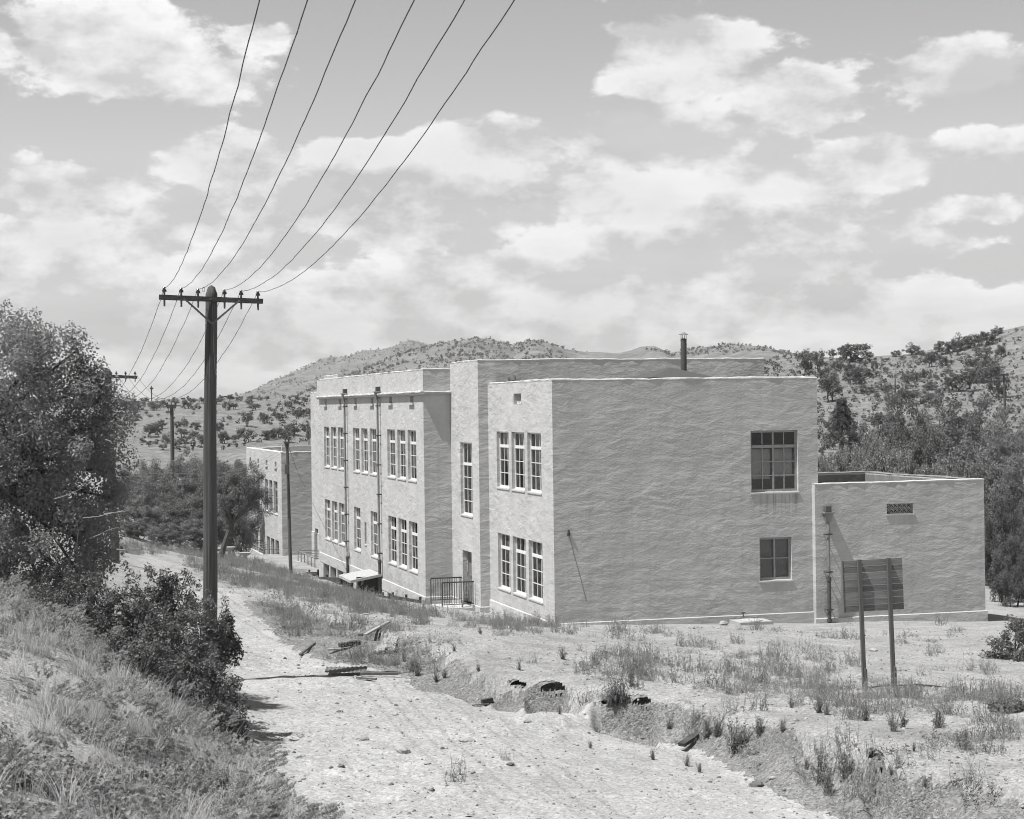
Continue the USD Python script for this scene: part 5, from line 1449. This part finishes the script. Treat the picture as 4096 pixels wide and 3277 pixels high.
ACX = [(3600, 124), (3720, 126), (3800, 118), (3900, 124), (3990, 120), (3700, 112), (3840, 108), (3960, 108), (4070, 112), (3560, 118), (3480, 125), (3760, 101), (3880, 99), (3980, 96), (4060, 92)]


def tree_label(kind, row, x, Y):
    """which row of the grove it stands in, and its place in that row"""
    ys = sorted(y for _, y in row); n = len(ys); k = sum(y < Y for y in ys) * 3 // n
    lo = [sum(y < yy_ for y in ys) * 3 // n for _, yy_ in row]
    rank = sorted(xx for (xx, _), l in zip(row, lo) if l == k).index(x)
    where = dict(mesquite='in the hollow', acacia='behind the annex')[kind]
    return f"feathery {kind} {where}, {ORD[rank]} from the left in the {('front', 'middle', 'back')[k]} row"


GH = 'mesquite trees crowding the hollow left of the school'
LBH = 'feathery mesquite tree in the hollow behind the near pole'
for i, (x, yt, w, Y, k) in enumerate(((600, 1890, 230, 112, 'airy0'), (720, 1850, 260, 122, 'airy1'), (800, 1945, 250, 104, 'airy2'), (540, 1985, 240, 98, 'airy1'), (690, 1990, 260, 100, 'airy0'), (620, 1830, 240, 140, 'airy2'), (930, 1850, 220, 128, 'airy1'), (1010, 1815, 200, 150, 'airy0'),
                                      (860, 1800, 220, 150, 'airy2'), (760, 1800, 200, 158, 'airy0'), (520, 1860, 220, 125, 'airy2'), (470, 1900, 200, 118, 'airy0'), (1120, 1790, 170, 165, 'airy1'), (1200, 1790, 170, 168, 'airy2'), (560, 2080, 180, 92, 'airy0'), (660, 2090, 190, 90, 'airy2'), (780, 2080, 200, 93, 'airy1'), (940, 1960, 220, 108, 'airy0'))):
    by_top(k, MK[k], x, yt, w, Y, tree_label('mesquite', MQX, x, Y), GH)
# the leaning mesquite by the smaller building
mb = at(872, 2228, 92.0); mb[2] = float(H(mb[0], mb[1]))
make_tree('mesquite_tree', 'leaning mesquite tree with a forked trunk beside the smaller building', 'tree', 77, 1, (1.6, 1.5, 1.75), 3.1, 120, 230, .07, 'mesquite', r0=.17, shell=.3, crad=.17, lean=(1.15, 0.3), loc=tuple(mb), nlimb=22, zlo=-.55)
# trees behind the annex
GA = 'tall acacias massed behind the annex'; LA = 'tall airy acacia tree in the mass behind the annex'
GP = 'pale leafed trees just behind the annex roof'; LP = 'pale leafed broadleaf tree just behind the annex roof'
for i, (x, yt, w, Y) in enumerate(((3330, 1790, 190, 104), (3420, 1770, 200, 106), (3510, 1725, 220, 104), (3600, 1790, 200, 102), (3700, 1850, 180, 100), (3290, 1830, 150, 100))):
    by_top('pale0', MK['pale0'], x, yt, w, Y, f'pale leafed broadleaf tree just behind the annex roof, {ORD[sorted((3330, 3420, 3510, 3600, 3700, 3290)).index(x)]} from the left', GP)
for i, (x, yt, w, Y, k) in enumerate(((3600, 1600, 260, 124, 'airy1'), (3720, 1590, 280, 126, 'airy0'), (3800, 1660, 300, 118, 'airy2'), (3900, 1600, 260, 124, 'airy1'), (3990, 1640, 240, 120, 'airy0'), (3700, 1720, 260, 112, 'airy1'), (3840, 1760, 280, 108, 'airy0'), (3960, 1760, 260, 108, 'airy2'), (4070, 1720, 240, 112, 'airy1'),
                                      (3560, 1680, 220, 118, 'airy2'), (3480, 1660, 200, 125, 'airy0'), (3760, 1850, 240, 101, 'airy2'), (3880, 1860, 240, 99, 'airy1'), (3980, 1870, 230, 96, 'airy0'), (4060, 1880, 220, 92, 'airy1'))):
    by_top(k, MK[k], x, yt, w * 1.35, Y, tree_label('acacia', ACX, x, Y), GA)
for i, (x, yt, w, Y, lb) in enumerate(((4010, 1980, 200, 82, 'dark dense tree right beside the annex corner, taller of the two'), (4050, 2150, 190, 78, 'lower dense tree at the right edge beside the annex'), (4120, 2000, 240, 86, 'dense tree cut by the right edge beyond the annex'))):
    by_top('dense0', MK['dense0'], x, yt, w, Y, lb, zf=lambda a, b: np.array([-.9]))


def pine(label, Y, x, ytop, ybase, wpx):
    top, b = at(x, ytop, Y), at(x, ybase, Y)
    g = float(H(b[0], b[1])); o = thing('pine_tree', label, 'tree', loc=(b[0], b[1], g))
    h = top[2] - g; zb = b[2] - g; r = np.random.default_rng(9); w = px_size(wpx, Y) / 2
    part(o, 'trunk', tube([(0, 0, -.3), (.05, 0, h * .5), (0, 0, h)], [.16, .11, .02], 8), M['bark'])
    cen, rad, br = [], [], []
    for k in range(10):
        z = zb + (h - zb) * (k / 10) ** .95
        ww = w * (1 - ((z - zb) / (h - zb)) ** 1.25) + .12
        for j in range(7):
            a = j * .9 + k * 1.3 + r.normal(0, .2); e = ww * r.uniform(.75, 1.08)
            for q in (.45, .72, 1.0):
                cen.append((math.cos(a) * e * q, math.sin(a) * e * q, z - .42 * e * q * q + r.normal(0, .05))); rad.append(.17)
            br.append(tube([(0, 0, z), (math.cos(a) * e * .5, math.sin(a) * e * .5, z - .06 * e), (math.cos(a) * e, math.sin(a) * e, z - .33 * e)], [.03, .02, .006], 4, caps=False))
    part(o, 'branches', cat(br), M['bark'])
    part(o, 'crown', leaf_cloud(r, np.array(cen), np.array(rad), 46, .17, .16, -.1, .7), M['pine'])


pine('single dark pine with drooping tiers of needles behind the annex', 115, 3368, 1588, 1770, 165)

# --- shrubs on the hills: four kinds built once, the others reference them
def mk_shrub(seed, R, hc, n, per, leaf, mat='scrub', name='shrub', r0=.05, multi=2, **kw):
    return mk_mesquite(seed, R, hc, n, per, leaf, mat=mat, name=name, r0=r0, multi=multi, nlimb=8, **kw)


MK2 = {'s0': mk_shrub(51, (.5, .5, .5), .5, 34, 40, .085, crad=.28, shell=.4, zlo=-.9), 's1': mk_shrub(52, (.5, .45, .45), .56, 30, 42, .085, crad=.3, shell=.4, zlo=-.75),
       's2': mk_shrub(53, (.5, .5, .48), .5, 36, 36, .09, crad=.24, shell=.5, zlo=-.95), 's3': mk_shrub(54, (.46, .5, .38), .63, 26, 46, .085, crad=.3, shell=.35, zlo=-.6, r0=.06)}
GL_, LL_ = 'shrubs dotted over the left hillside', 'dark rounded shrub on the bare left hillside'
GR_, LR_ = 'trees and shrubs on the stony right hillside', 'dark juniper or shrub on the stony right hillside'


def hill_shrub(x, y, w, h, f, y0, y1, label, group, i):
    p = hit_hill(x, y, f, y0, y1)
    if p is None:
        return
    k = f's{i % 4}'; sw, sh = px_size(w * 1.25, p[1]), px_size(h * 1.15, p[1])
    plant(k, label, 'shrub', tuple(p - [0, 0, sh * .06]), (sw, sw, sh), (i * 1.7) % 6.28, group, MK2[k])


zl = lambda x, y: (400 + x * .4174, 1350 + y * .4174)
LS = [(525, 700, 120, 100), (610, 672, 75, 65), (870, 680, 150, 100), (720, 660, 80, 60), (480, 768, 45, 30), (445, 742, 45, 30), (655, 730, 40, 28), (900, 708, 35, 25), (895, 736, 28, 20), (480, 960, 150, 120), (560, 930, 90, 110), (590, 880, 100, 80), (810, 862, 66, 90), (740, 890, 80, 80), (920, 890, 90, 80),
      (790, 965, 130, 80), (900, 955, 100, 60), (1140, 930, 86, 110), (1220, 700, 90, 90), (1290, 692, 80, 60), (1430, 640, 70, 60), (1475, 700, 120, 60), (1560, 825, 95, 110), (1415, 855, 120, 125), (1240, 785, 45, 32), (1220, 848, 30, 22), (1715, 800, 75, 75), (1720, 662, 45, 30), (1800, 642, 45, 32), (1815, 688, 66, 45),
      (1650, 710, 45, 30), (1740, 708, 36, 24), (1615, 658, 36, 26), (1910, 650, 45, 30), (1925, 760, 150, 70), (1800, 740, 55, 32), (1765, 826, 30, 24), (1400, 1010, 175, 130), (1610, 985, 130, 100), (1700, 965, 140, 90), (1840, 935, 160, 120), (1790, 1005, 120, 100), (1975, 905, 70, 80), (2000, 1030, 60, 150), (640, 1020, 100, 100),
      (470, 1048, 55, 45), (430, 1010, 34, 26), (600, 1080, 90, 50), (1000, 1015, 130, 90), (1190, 1020, 120, 110), (830, 1020, 130, 70), (1110, 640, 80, 50), (1150, 618, 70, 50), (1250, 612, 90, 60), (1340, 612, 70, 50), (1450, 610, 70, 48), (1530, 606, 60, 46), (1600, 606, 60, 40), (380, 690, 120, 80), (320, 650, 110, 60), (250, 690, 140, 90), (180, 690, 140, 90),
      (350, 800, 80, 70), (330, 760, 90, 80), (290, 820, 90, 90), (420, 640, 90, 60), (940, 690, 60, 40), (985, 640, 70, 60), (730, 1040, 110, 70), (1290, 1000, 90, 60), (1960, 620, 60, 50), (2050, 640, 70, 60), (2060, 700, 60, 50), (1350, 960, 60, 40), (700, 780, 34, 24), (560, 760, 36, 26), (1040, 780, 30, 22), (1110, 730, 34, 26), (1330, 740, 30, 20), (640, 790, 26, 18)]
for i, (x, y, w, h) in enumerate(LS):
    hill_shrub(*zl(x, y), w * .4174, h * .4174, HLf, 176, 388, LL_ if y > 660 else 'dark rounded shrub along the crest of the left hillside', GL_ if y > 660 else 'shrubs along the crest of the left hillside', i)
zr_ = lambda x, y: (3200 + x * .4156, 1300 + y * .4156)
RS = [(545, 358, 300, 180), (440, 352, 120, 150), (60, 330, 160, 90), (140, 318, 70, 75), (210, 310, 60, 50), (310, 330, 90, 85), (745, 285, 55, 70), (830, 280, 80, 90), (900, 275, 120, 95), (1000, 282, 130, 100), (1090, 290, 140, 105), (1240, 250, 100, 120), (1390, 280, 170, 130), (1500, 262, 110, 110), (1560, 240, 150, 140), (1660, 220, 160, 120),
      (1790, 200, 160, 140), (1870, 110, 70, 60), (1910, 92, 90, 70), (1250, 410, 140, 130), (1350, 400, 120, 110), (1530, 292, 120, 75), (1750, 440, 260, 180), (1930, 325, 110, 120), (490, 565, 150, 190), (610, 600, 220, 170), (640, 655, 180, 60), (1040, 590, 130, 110), (1110, 548, 90, 90), (1200, 512, 80, 66), (1250, 628, 120, 72), (1310, 525, 56, 44), (1370, 500, 50, 40),
      (1340, 680, 75, 52), (740, 706, 54, 52), (830, 458, 60, 46), (715, 460, 60, 120), (840, 358, 55, 36), (990, 335, 55, 40), (880, 405, 30, 24), (930, 310, 95, 66), (610, 918, 55, 42), (660, 838, 30, 22), (300, 740, 230, 250), (250, 560, 110, 150), (170, 470, 130, 200), (350, 440, 110, 100), (60, 480, 130, 160), (1500, 640, 200, 170), (1620, 640, 200, 180), (1720, 560, 200, 180), (1850, 560, 220, 180), (1930, 700, 180, 220),
      (1450, 380, 70, 40), (1420, 470, 80, 50), (1460, 500, 36, 28), (620, 400, 70, 50), (660, 340, 90, 70), (790, 390, 34, 30), (1100, 330, 60, 30), (1180, 300, 60, 40), (1290, 300, 70, 40), (1800, 280, 80, 60), (1700, 270, 70, 50), (240, 400, 60, 40), (1050, 760, 220, 120), (900, 760, 160, 120), (1250, 780, 160, 110), (1000, 690, 120, 70), (330, 520, 70, 50), (830, 660, 90, 90)]
for i, (x, y, w, h) in enumerate(RS):
    hill_shrub(*zr_(x, y), w * .4156, h * .4156, HRf, 129, 298, LR_ if y > 300 else 'dark tree on the skyline of the right hill', GR_ if y > 300 else 'trees on the skyline of the right hill', i + 2)
# dead snag and spiky sotols
p = hit_hill(*zr_(916, 660), HRf, 129, 298)
sn = thing('dead_snag', 'bare dead tree trunk standing on the right hillside', 'dead tree', loc=tuple(p)); k_ = px_size(.4156, p[1])
part(sn, 'trunk', cat([tube([(0, 0, -.2), (0, 0, 80 * k_), (3 * k_, 0, 150 * k_)], [.12, .1, .06], 6), tube([(2 * k_, 0, 150 * k_), (-20 * k_, 0, 160 * k_), (-50 * k_, 0, 178 * k_)], [.05, .03, .015], 5), tube([(0, 0, 60 * k_), (20 * k_, 0, 75 * k_)], [.04, .02], 5)]), M['bark'])

# scrub on the distant mountains, one mass each
def scrub_mass(name, lb, f, x_lo, x_hi, y0, y1, n, size, seed, thr, per=26):
    r = np.random.default_rng(seed)
    Yv = y0 + (y1 - y0) * r.random(n) ** .8; X = r.uniform(-.32, .30, n) * Yv
    ok_ = (X > x_lo) & (X < x_hi); X, Yv = X[ok_], Yv[ok_]
    Z = f(X, Yv); n = len(X)
    m = meshkit.fbm(np.stack([X / 60, Yv / 60, X * 0], -1), 4, seed) > thr * r.uniform(.8, 1.15, n)
    X, Yv, Z = X[m], Yv[m], Z[m]
    s_ = size * r.uniform(.5, 1.5, len(X)) ** 1.3
    v, fc = leaf_cloud(r, np.stack([X, Yv, Z + s_ * .45], 1), s_ * .55, per, 1.0, .8, .4, .6, .9)
    # leaf size follows the shrub
    v = v.reshape(len(X), per * 4, 3)
    c_ = v.reshape(len(X), per, 4, 3).mean(2, keepdims=True)
    v = (c_ + (v.reshape(len(X), per, 4, 3) - c_) * (s_ * .5)[:, None, None, None]).reshape(-1, 3)
    solo(name, (v, fc), M['scrub'], lb, 'scrub', kind='stuff')


scrub_mass('hill_tufts', 'small dark tufts speckling the left hillside', HLf, GL[0].min(), GL[0].max(), 185, 388, 7000, .6, 15, .40, per=14)
scrub_mass('hill_tufts', 'small dark tufts speckling the right hillside', HRf, GR[0].min(), GR[0].max(), 140, 298, 8000, .5, 16, .40, per=14)
scrub_mass('mountain_scrub', 'dark scrub speckling the nearer mountain ridge', HFf, GF[0].min(), GF[0].max(), 640, 1165, 16000, 1.25, 5, .50, per=14)
scrub_mass('mountain_scrub', 'sparse scrub on the long far mountain slope', HBf, GB[0].min(), GB[0].max(), 1100, 1910, 9000, 1.7, 6, .52, per=10)

# --- weeds and grass
def proj(P):
    P = np.asarray(P, float) - EYE
    cp, sp = math.cos(PITCH), math.sin(PITCH)
    d1 = P[:, 1] * cp - P[:, 2] * sp; d2 = P[:, 1] * sp + P[:, 2] * cp
    a2, b2_ = P[:, 0] / d1 * FPX, -d2 / d1 * FPX
    c, s = math.cos(ROLL), math.sin(ROLL)
    return np.stack([CX + a2 * c + b2_ * s, CY - a2 * s + b2_ * c], 1)


def blades(r, n, h, w, spread, lean, droop=.5, seg=3):
    """ribbon grass blades rooted in a disc"""
    a = r.uniform(0, 2 * np.pi, n); rad = spread * np.sqrt(r.random(n))
    b = np.stack([rad * np.cos(a), rad * np.sin(a), np.zeros(n)], 1)
    H_ = h * r.uniform(.55, 1.25, n)
    dr = np.stack([np.cos(a) * droop + lean[0] + r.normal(0, .18, n), np.sin(a) * droop + lean[1] + r.normal(0, .18, n), np.zeros(n)], 1)
    side = np.stack([-dr[:, 1], dr[:, 0], 0 * a], 1) + 1e-4; side /= np.linalg.norm(side, axis=1, keepdims=True)
    vs = []
    for k in range(seg + 1):
        t = k / seg
        c_ = b + dr * (H_ * t ** 1.7)[:, None] + np.array([0, 0, 1]) * (H_ * (t - .25 * t * t))[:, None]
        ww = w * (1 - t * .85)
        vs += [c_ - side * ww / 2, c_ + side * ww / 2]
    v = np.stack(vs, 1).reshape(-1, 3); m = 2 * (seg + 1)
    f = []
    for k in range(seg):
        f += [[2 * k, 2 * k + 1, 2 * k + 3], [2 * k, 2 * k + 3, 2 * k + 2]]
    f = np.array(f)
    return v, (np.arange(n)[:, None, None] * m + f[None]).reshape(-1, 3)


def forb(r, h, n_stem, per, leaf):
    """branching leafy weed"""
    st, cen = [], []
    for k in range(n_stem):
        a = r.uniform(0, 6.28); o_ = r.normal(0, .09, 3) * h * [1, 1, 0]; e = o_ * 0 + np.array([math.cos(a), math.sin(a), 0]) * h * r.uniform(.02, .42) ** 1.0 + [0, 0, h * r.uniform(.3, 1.1)]
        mid = e * .5 + [0, 0, h * .06] + r.normal(0, .05, 3) * h
        q = np.linspace(0, 1, 5)[:, None]; pth = o_ * (1 - q) + 2 * q * (1 - q) * mid + q ** 2 * e
        st.append(tube(pth, np.linspace(.007, .002, 5) * (h / .5), 4, caps=False))
        for t in np.linspace(.12, 1, 10):
            cen.append((o_ * (1 - t) + 2 * t * (1 - t) * mid + t * t * e) + r.normal(0, .025, 3) * h)
    v, f = leaf_cloud(r, np.array(cen), .035 * h / .5, per, leaf, .45, .3, .6)
    return cat(st), (v, f)


def join(*ms):
    vs, fs, n = [], [], 0
    for m in ms:
        v, f = (np.asarray(m.vertices), np.asarray(m.faces)) if hasattr(m, 'vertices') else m
        vs.append(v); fs.append(f + n); n += len(v)
    return np.vstack(vs), np.vstack(fs)


def scatter(name, lb, cat_, protos, pts, sizes, seed, normal=False):
    r = np.random.default_rng(seed)
    pi = UsdGeom.PointInstancer.Define(stage, numbered('/World/' + name))
    rel_ = pi.CreatePrototypesRel()
    for i, (mesh, mat_) in enumerate(protos):
        p = usdkit.mesh(stage, f'{pi.GetPath()}/kind_{"abcdefgh"[i]}', mesh, M[mat_])
        rel_.AddTarget(p.GetPath())
    n = len(pts)
    pi.CreateProtoIndicesAttr(Vt.IntArray.FromNumpy(r.integers(0, len(protos), n).astype(np.int32)))
    pi.CreatePositionsAttr(Vt.Vec3fArray.FromNumpy(np.asarray(pts, np.float32)))
    a = r.uniform(0, 2 * np.pi, n)
    pi.CreateOrientationsAttr(Vt.QuathArray([Gf.Quath(float(math.cos(x / 2)), 0.0, 0.0, float(math.sin(x / 2))) for x in a]))
    sz = np.asarray(sizes, np.float32)
    if sz.ndim == 1:
        sz = np.repeat(sz[:, None], 3, 1)
    pi.CreateScalesAttr(Vt.Vec3fArray.FromNumpy(sz))
    tag(pi.GetPrim(), lb, cat_, kind='stuff')


r = np.random.default_rng(21)
N_ = 110000
X = r.uniform(-16, 22, N_); Yv = 16 + 86 * r.random(N_) ** 1.3
P = np.stack([X, Yv, H(X, Yv)], 1); q = proj(P)
inside = (q[:, 0] > -150) & (q[:, 0] < 4250) & (q[:, 1] < 3400)
P, q = P[inside], q[inside]
ZONES = [([(2280, 2640), (2600, 2600), (3000, 2630), (3450, 2700), (4250, 2760), (4250, 3080), (3500, 2975), (3000, 2835), (2500, 2765), (2300, 2715)], .62),
         ([(1000, 2230), (1250, 2280), (1500, 2395), (1700, 2450), (1750, 2490), (1600, 2530), (1760, 2600), (1850, 2700), (1620, 2690), (1300, 2640), (1130, 2540), (1050, 2430)], .75),
         ([(460, 2150), (1000, 2120), (1250, 2270), (1000, 2360), (820, 2320), (700, 2210), (460, 2240)], .8),
         ([(2300, 2730), (2700, 2800), (3300, 2930), (3900, 3080), (4250, 3280), (3300, 3290), (2900, 3050), (2600, 2950), (2300, 2860)], .5),
         ([(1700, 2560), (2300, 2600), (2300, 2720), (1900, 2680)], .2), ([(1850, 2520), (4250, 2520), (4250, 2760), (2300, 2640)], .07), ([(1690, 2440), (2230, 2500), (2230, 2560), (1700, 2500)], .35)]
den = np.full(len(P), .010)
for poly, d in ZONES:
    den = np.maximum(den, np.where(contains_xy(Polygon(poly), q[:, 0], q[:, 1]), d, 0))
vv_ = (P[:, 0] - C0[0]) * D1[0] + (P[:, 1] - C0[1]) * D1[1]; uu_ = (P[:, 0] - C0[0]) * D2[0] + (P[:, 1] - C0[1]) * D2[1]
inb_ = ((uu_ > -.3) & (uu_ < 17) & (vv_ > -.25) & (vv_ < 60)) | ((uu_ > -4.3) & (vv_ > 9) & (vv_ < 60) & (r.random(len(P)) < .85)) | ((uu_ > -2.9) & (vv_ > 9) & (vv_ < 60)) | ((uu_ > -3) & (vv_ > 58))
onroad = contains_xy(road_poly, P[:, 0], P[:, 1])
RP_ = np.array(RIM)
rimd = np.abs(q[:, 1] - np.interp(q[:, 0], RP_[::-1, 0], RP_[::-1, 1]) + 12)
den = np.where((q[:, 0] > 1900) & (rimd < 30), den * .12, den)
den[onroad] = .003
den[contains_xy(verge_poly, P[:, 0], P[:, 1])] *= .5
patch = np.clip((meshkit.fbm(np.stack([P[:, 0] * .55, P[:, 1] * .4, P[:, 0] * 0], -1), 4, 4) - .40) * 5, .08, 1)
keep = (r.random(len(P)) < den * patch * .55) & ~inb_
Pw = P[keep]
rp = np.random.default_rng(31)
tufts = [(blades(rp, 36, .22, .005, .14, (.15, 0), .5), 'straw'), (blades(rp, 36, .16, .005, .16, (.1, .1), .6), 'straw_dark'), (blades(rp, 34, .28, .0045, .14, (.2, 0), .35), 'straw_dark')]
forbs = []
for k in range(3):       # flat mats
    cc_ = np.stack([rp.normal(0, .13, 16), rp.normal(0, .13, 16), np.abs(rp.normal(.03, .025, 16))], 1)
    forbs.append((leaf_cloud(rp, cc_, .05, 14, .03, .5, .7, .3), 'weed'))
for k in range(4):       # wispy stalks
    st_, ce_ = [], []
    for q_ in range(16):
        b_ = np.array([rp.normal(0, .10), rp.normal(0, .10), 0]); e_ = b_ + [rp.normal(.03, .06), rp.normal(0, .06), rp.uniform(.12, .40)]
        m_ = (b_ + e_) / 2 + rp.normal(0, .025, 3)
        st_.append(tube([b_, m_, e_], [.0035, .003, .0015], 3, caps=False))
        for t_ in rp.random(5):
            ce_.append(b_ + (e_ - b_) * t_ + rp.normal(0, .012, 3))
    forbs.append((join(*st_, leaf_cloud(rp, np.array(ce_), .022, 4, .026, .4, .3, .5)), 'weed'))
half = rp.random(len(Pw)) < .4
scatter('grass_tufts', 'tufts of dry grass over the yard, bank and berm', 'grass', tufts, Pw[half], rp.uniform(.35, .85, half.sum()), 41)
scatter('low_weeds', 'low leafy weeds over the yard, bank and berm', 'weeds', forbs, Pw[~half], rp.uniform(.45, 1.25, (~half).sum()), 42)

# long wind-blown grass on the left slope
N_ = 26000
X = r.uniform(-7.5, 2.2, N_); Yv = r.uniform(9, 33, N_)
ok = contains_xy(verge_poly.buffer(-.45), X, Yv)
X, Yv = X[ok], Yv[ok]
P = np.stack([X, Yv, H(X, Yv)], 1); q = proj(P)
g = .62 * np.clip((meshkit.fbm(np.stack([X * .8, Yv * .5, X * 0], -1), 4, 14) - .42) * 6, .04, 1)
lowcover = contains_xy(Polygon([(-200, 2800), (100, 2850), (450, 2950), (800, 3080), (1000, 3300), (-200, 3400)]), q[:, 0], q[:, 1])
g = np.where(lowcover, g * .22, g)
ok = (r.random(len(P)) < g) & (q[:, 0] > -120) & (q[:, 0] < 1500)
Pg = P[ok]
rg = np.random.default_rng(52)
LT = [(blades(rg, 26, .42, .006, .12, (.42, -.05), .25, 4), 'straw'), (blades(rg, 24, .5, .006, .14, (.5, 0), .2, 4), 'straw'), (blades(rg, 30, .3, .007, .1, (.3, .1), .4, 4), 'straw_dark')]
hd = []
for k in range(14):      # a few bearded heads
    a0_ = np.array([rg.uniform(.12, .3), rg.normal(0, .1), .38 + rg.uniform(-.1, .06)]); d_ = nrm([.85, rg.normal(0, .15), .25])
    hd.append(leaf_cloud(rg, np.array([a0_ + d_ * t for t in np.linspace(0, .09, 5)]), .012, 7, .05, .1, .2, .2))
LT.append((join(blades(rg, 16, .46, .005, .1, (.45, 0), .2, 4), *hd), 'straw'))
pi_pts = Pg
scatter_rot = np.random.default_rng(5)
scatter('long_grass', 'long pale grass bent by the wind on the left slope', 'grass', LT, pi_pts, rg.uniform(.35, .95, len(pi_pts)), 43)
# low leafy cover on the gravel at the bottom left
ok = contains_xy(Polygon([(-200, 2820), (100, 2860), (450, 2960), (800, 3090), (1000, 3300), (-200, 3400)]), q[:, 0], q[:, 1])
Pc = P[ok]
gm = meshkit.fbm(np.stack([Pc[:, 0] * 1.1, Pc[:, 1] * 1.1, Pc[:, 0] * 0], -1), 3, 24)
Pc = Pc[(gm > .54)]
gcov = []
for k in range(3):
    c_ = np.stack([rg.normal(0, .09, 9), rg.normal(0, .09, 9), np.abs(rg.normal(.03, .02, 9))], 1)
    gcov.append((leaf_cloud(rg, c_, .045, 16, .032, .7, .8, .2), 'weed' if k else 'bush'))
scatter('ground_cover', 'low dark creeping plants on the gravel at the bottom left', 'ground cover', gcov, Pc, rg.uniform(.7, 1.4, len(Pc)), 44)

# pebbles on the road and yard
N_ = 16000
Yv = 17 + 38 * r.random(N_) ** 1.5; X = r.uniform(-.2, .33, N_) * Yv
P = np.stack([X, Yv, H(X, Yv)], 1)
ok = ~contains_xy(verge_poly, X, Yv) & ~((X - C0[0]) * D1[0] + (Yv - C0[1]) * D1[1] > -.3)
P = P[ok]
sz = .010 + .028 * r.random(len(P)) ** 5
st3 = np.stack([sz, sz * r.uniform(.6, 1, len(sz)), sz * r.uniform(.4, .8, len(sz))], 1)
pm_ = []
for k in range(4):
    m = trimesh.creation.icosphere(1); v = np.array(m.vertices); v = v * (1 + (meshkit.fbm(v * 1.5 + k * 5, 2, k) - .5)[:, None] * 1.2)
    pm_.append(((v, np.asarray(m.faces)), 'rock' if k < 3 else 'rock_dark'))
scatter('pebbles', 'small stones strewn over the road and yard', 'pebbles', pm_, P, st3, 45)

# taller weeds that can be told apart
GW, LW = 'tall weeds standing in the yard above the bank', 'tall leafy weed standing in the yard above the bank'
TALL = [(c3(600, 965), 240), (c3(640, 940), 150), (c3(730, 880), 150), (c3(440, 890), 150), (c3(500, 880), 170), (c3(1060, 1135), 260), (c3(1100, 1190), 200), (c3(1190, 1110), 210), (c3(1500, 830), 140), (c3(1450, 850), 160), (c3(1690, 830), 170), (c3(1840, 945), 170), (c3(1810, 930), 120), (c3(1300, 790), 120),
        (c3(1050, 750), 130), (c3(1090, 760), 90), (c3(240, 850), 90), (c3(335, 1035), 90), (c3(405, 1070), 80), (c3(150, 1000), 80), (c3(1560, 960), 70), (c3(900, 720), 90), (c3(560, 500), 60), (c3(980, 1060), 90), (c3(1440, 1130), 70), (c3(1620, 1200), 80), (c3(850, 880), 100), (c3(1780, 240), 60),
        (c2(1950, 880), 200), (c2(1920, 860), 170), (c2(1990, 870), 180), (c2(2040, 690), 140), (c2(2080, 610), 110), (c2(1620, 520), 100), (c2(1810, 545), 80), (c2(1110, 365), 60), (c2(950, 475), 60), (c2(720, 630), 130), (c2(640, 540), 70), (c2(690, 600), 110), (c2(840, 660), 90), (c2(890, 640), 80), (c2(1100, 610), 60), (c2(1350, 590), 70), (c2(740, 280), 50), (c2(1600, 860), 70), (c2(1790, 1070), 60)]
for i, ((x, y), hpx) in enumerate(TALL):
    p = hit(x, y); s_ = px_size(hpx * .52, p[1])
    kk = f'w{i % 4}'

    def mk(label, cat_, group, loc, s, rz, kk=kk):
        rr = np.random.default_rng(600 + int(kk[1])); o = thing('tall_weed', label, cat_, group, loc=loc, s=s, rz=rz)
        a, b = forb(rr, 1.0, 14 + int(kk[1]) * 3, 7, .06)
        part(o, 'stems', a, M['bark']); part(o, 'foliage', b, M['bush' if kk == 'w0' else 'weed']); return o
    on_bank = contains_xy(bank_poly, p[0], p[1]); on_road = contains_xy(road_poly, p[0], p[1])
    lw, gw_ = (('small leafy weed growing alone on the sandy road', 'lone weeds on the road') if on_road else ('leafy weed growing on the face of the earth bank', 'weeds on the bank face') if on_bank else (LW, GW))
    plant(kk, lw, 'weed', tuple(p), s_, i * 1.1, gw_, mk)
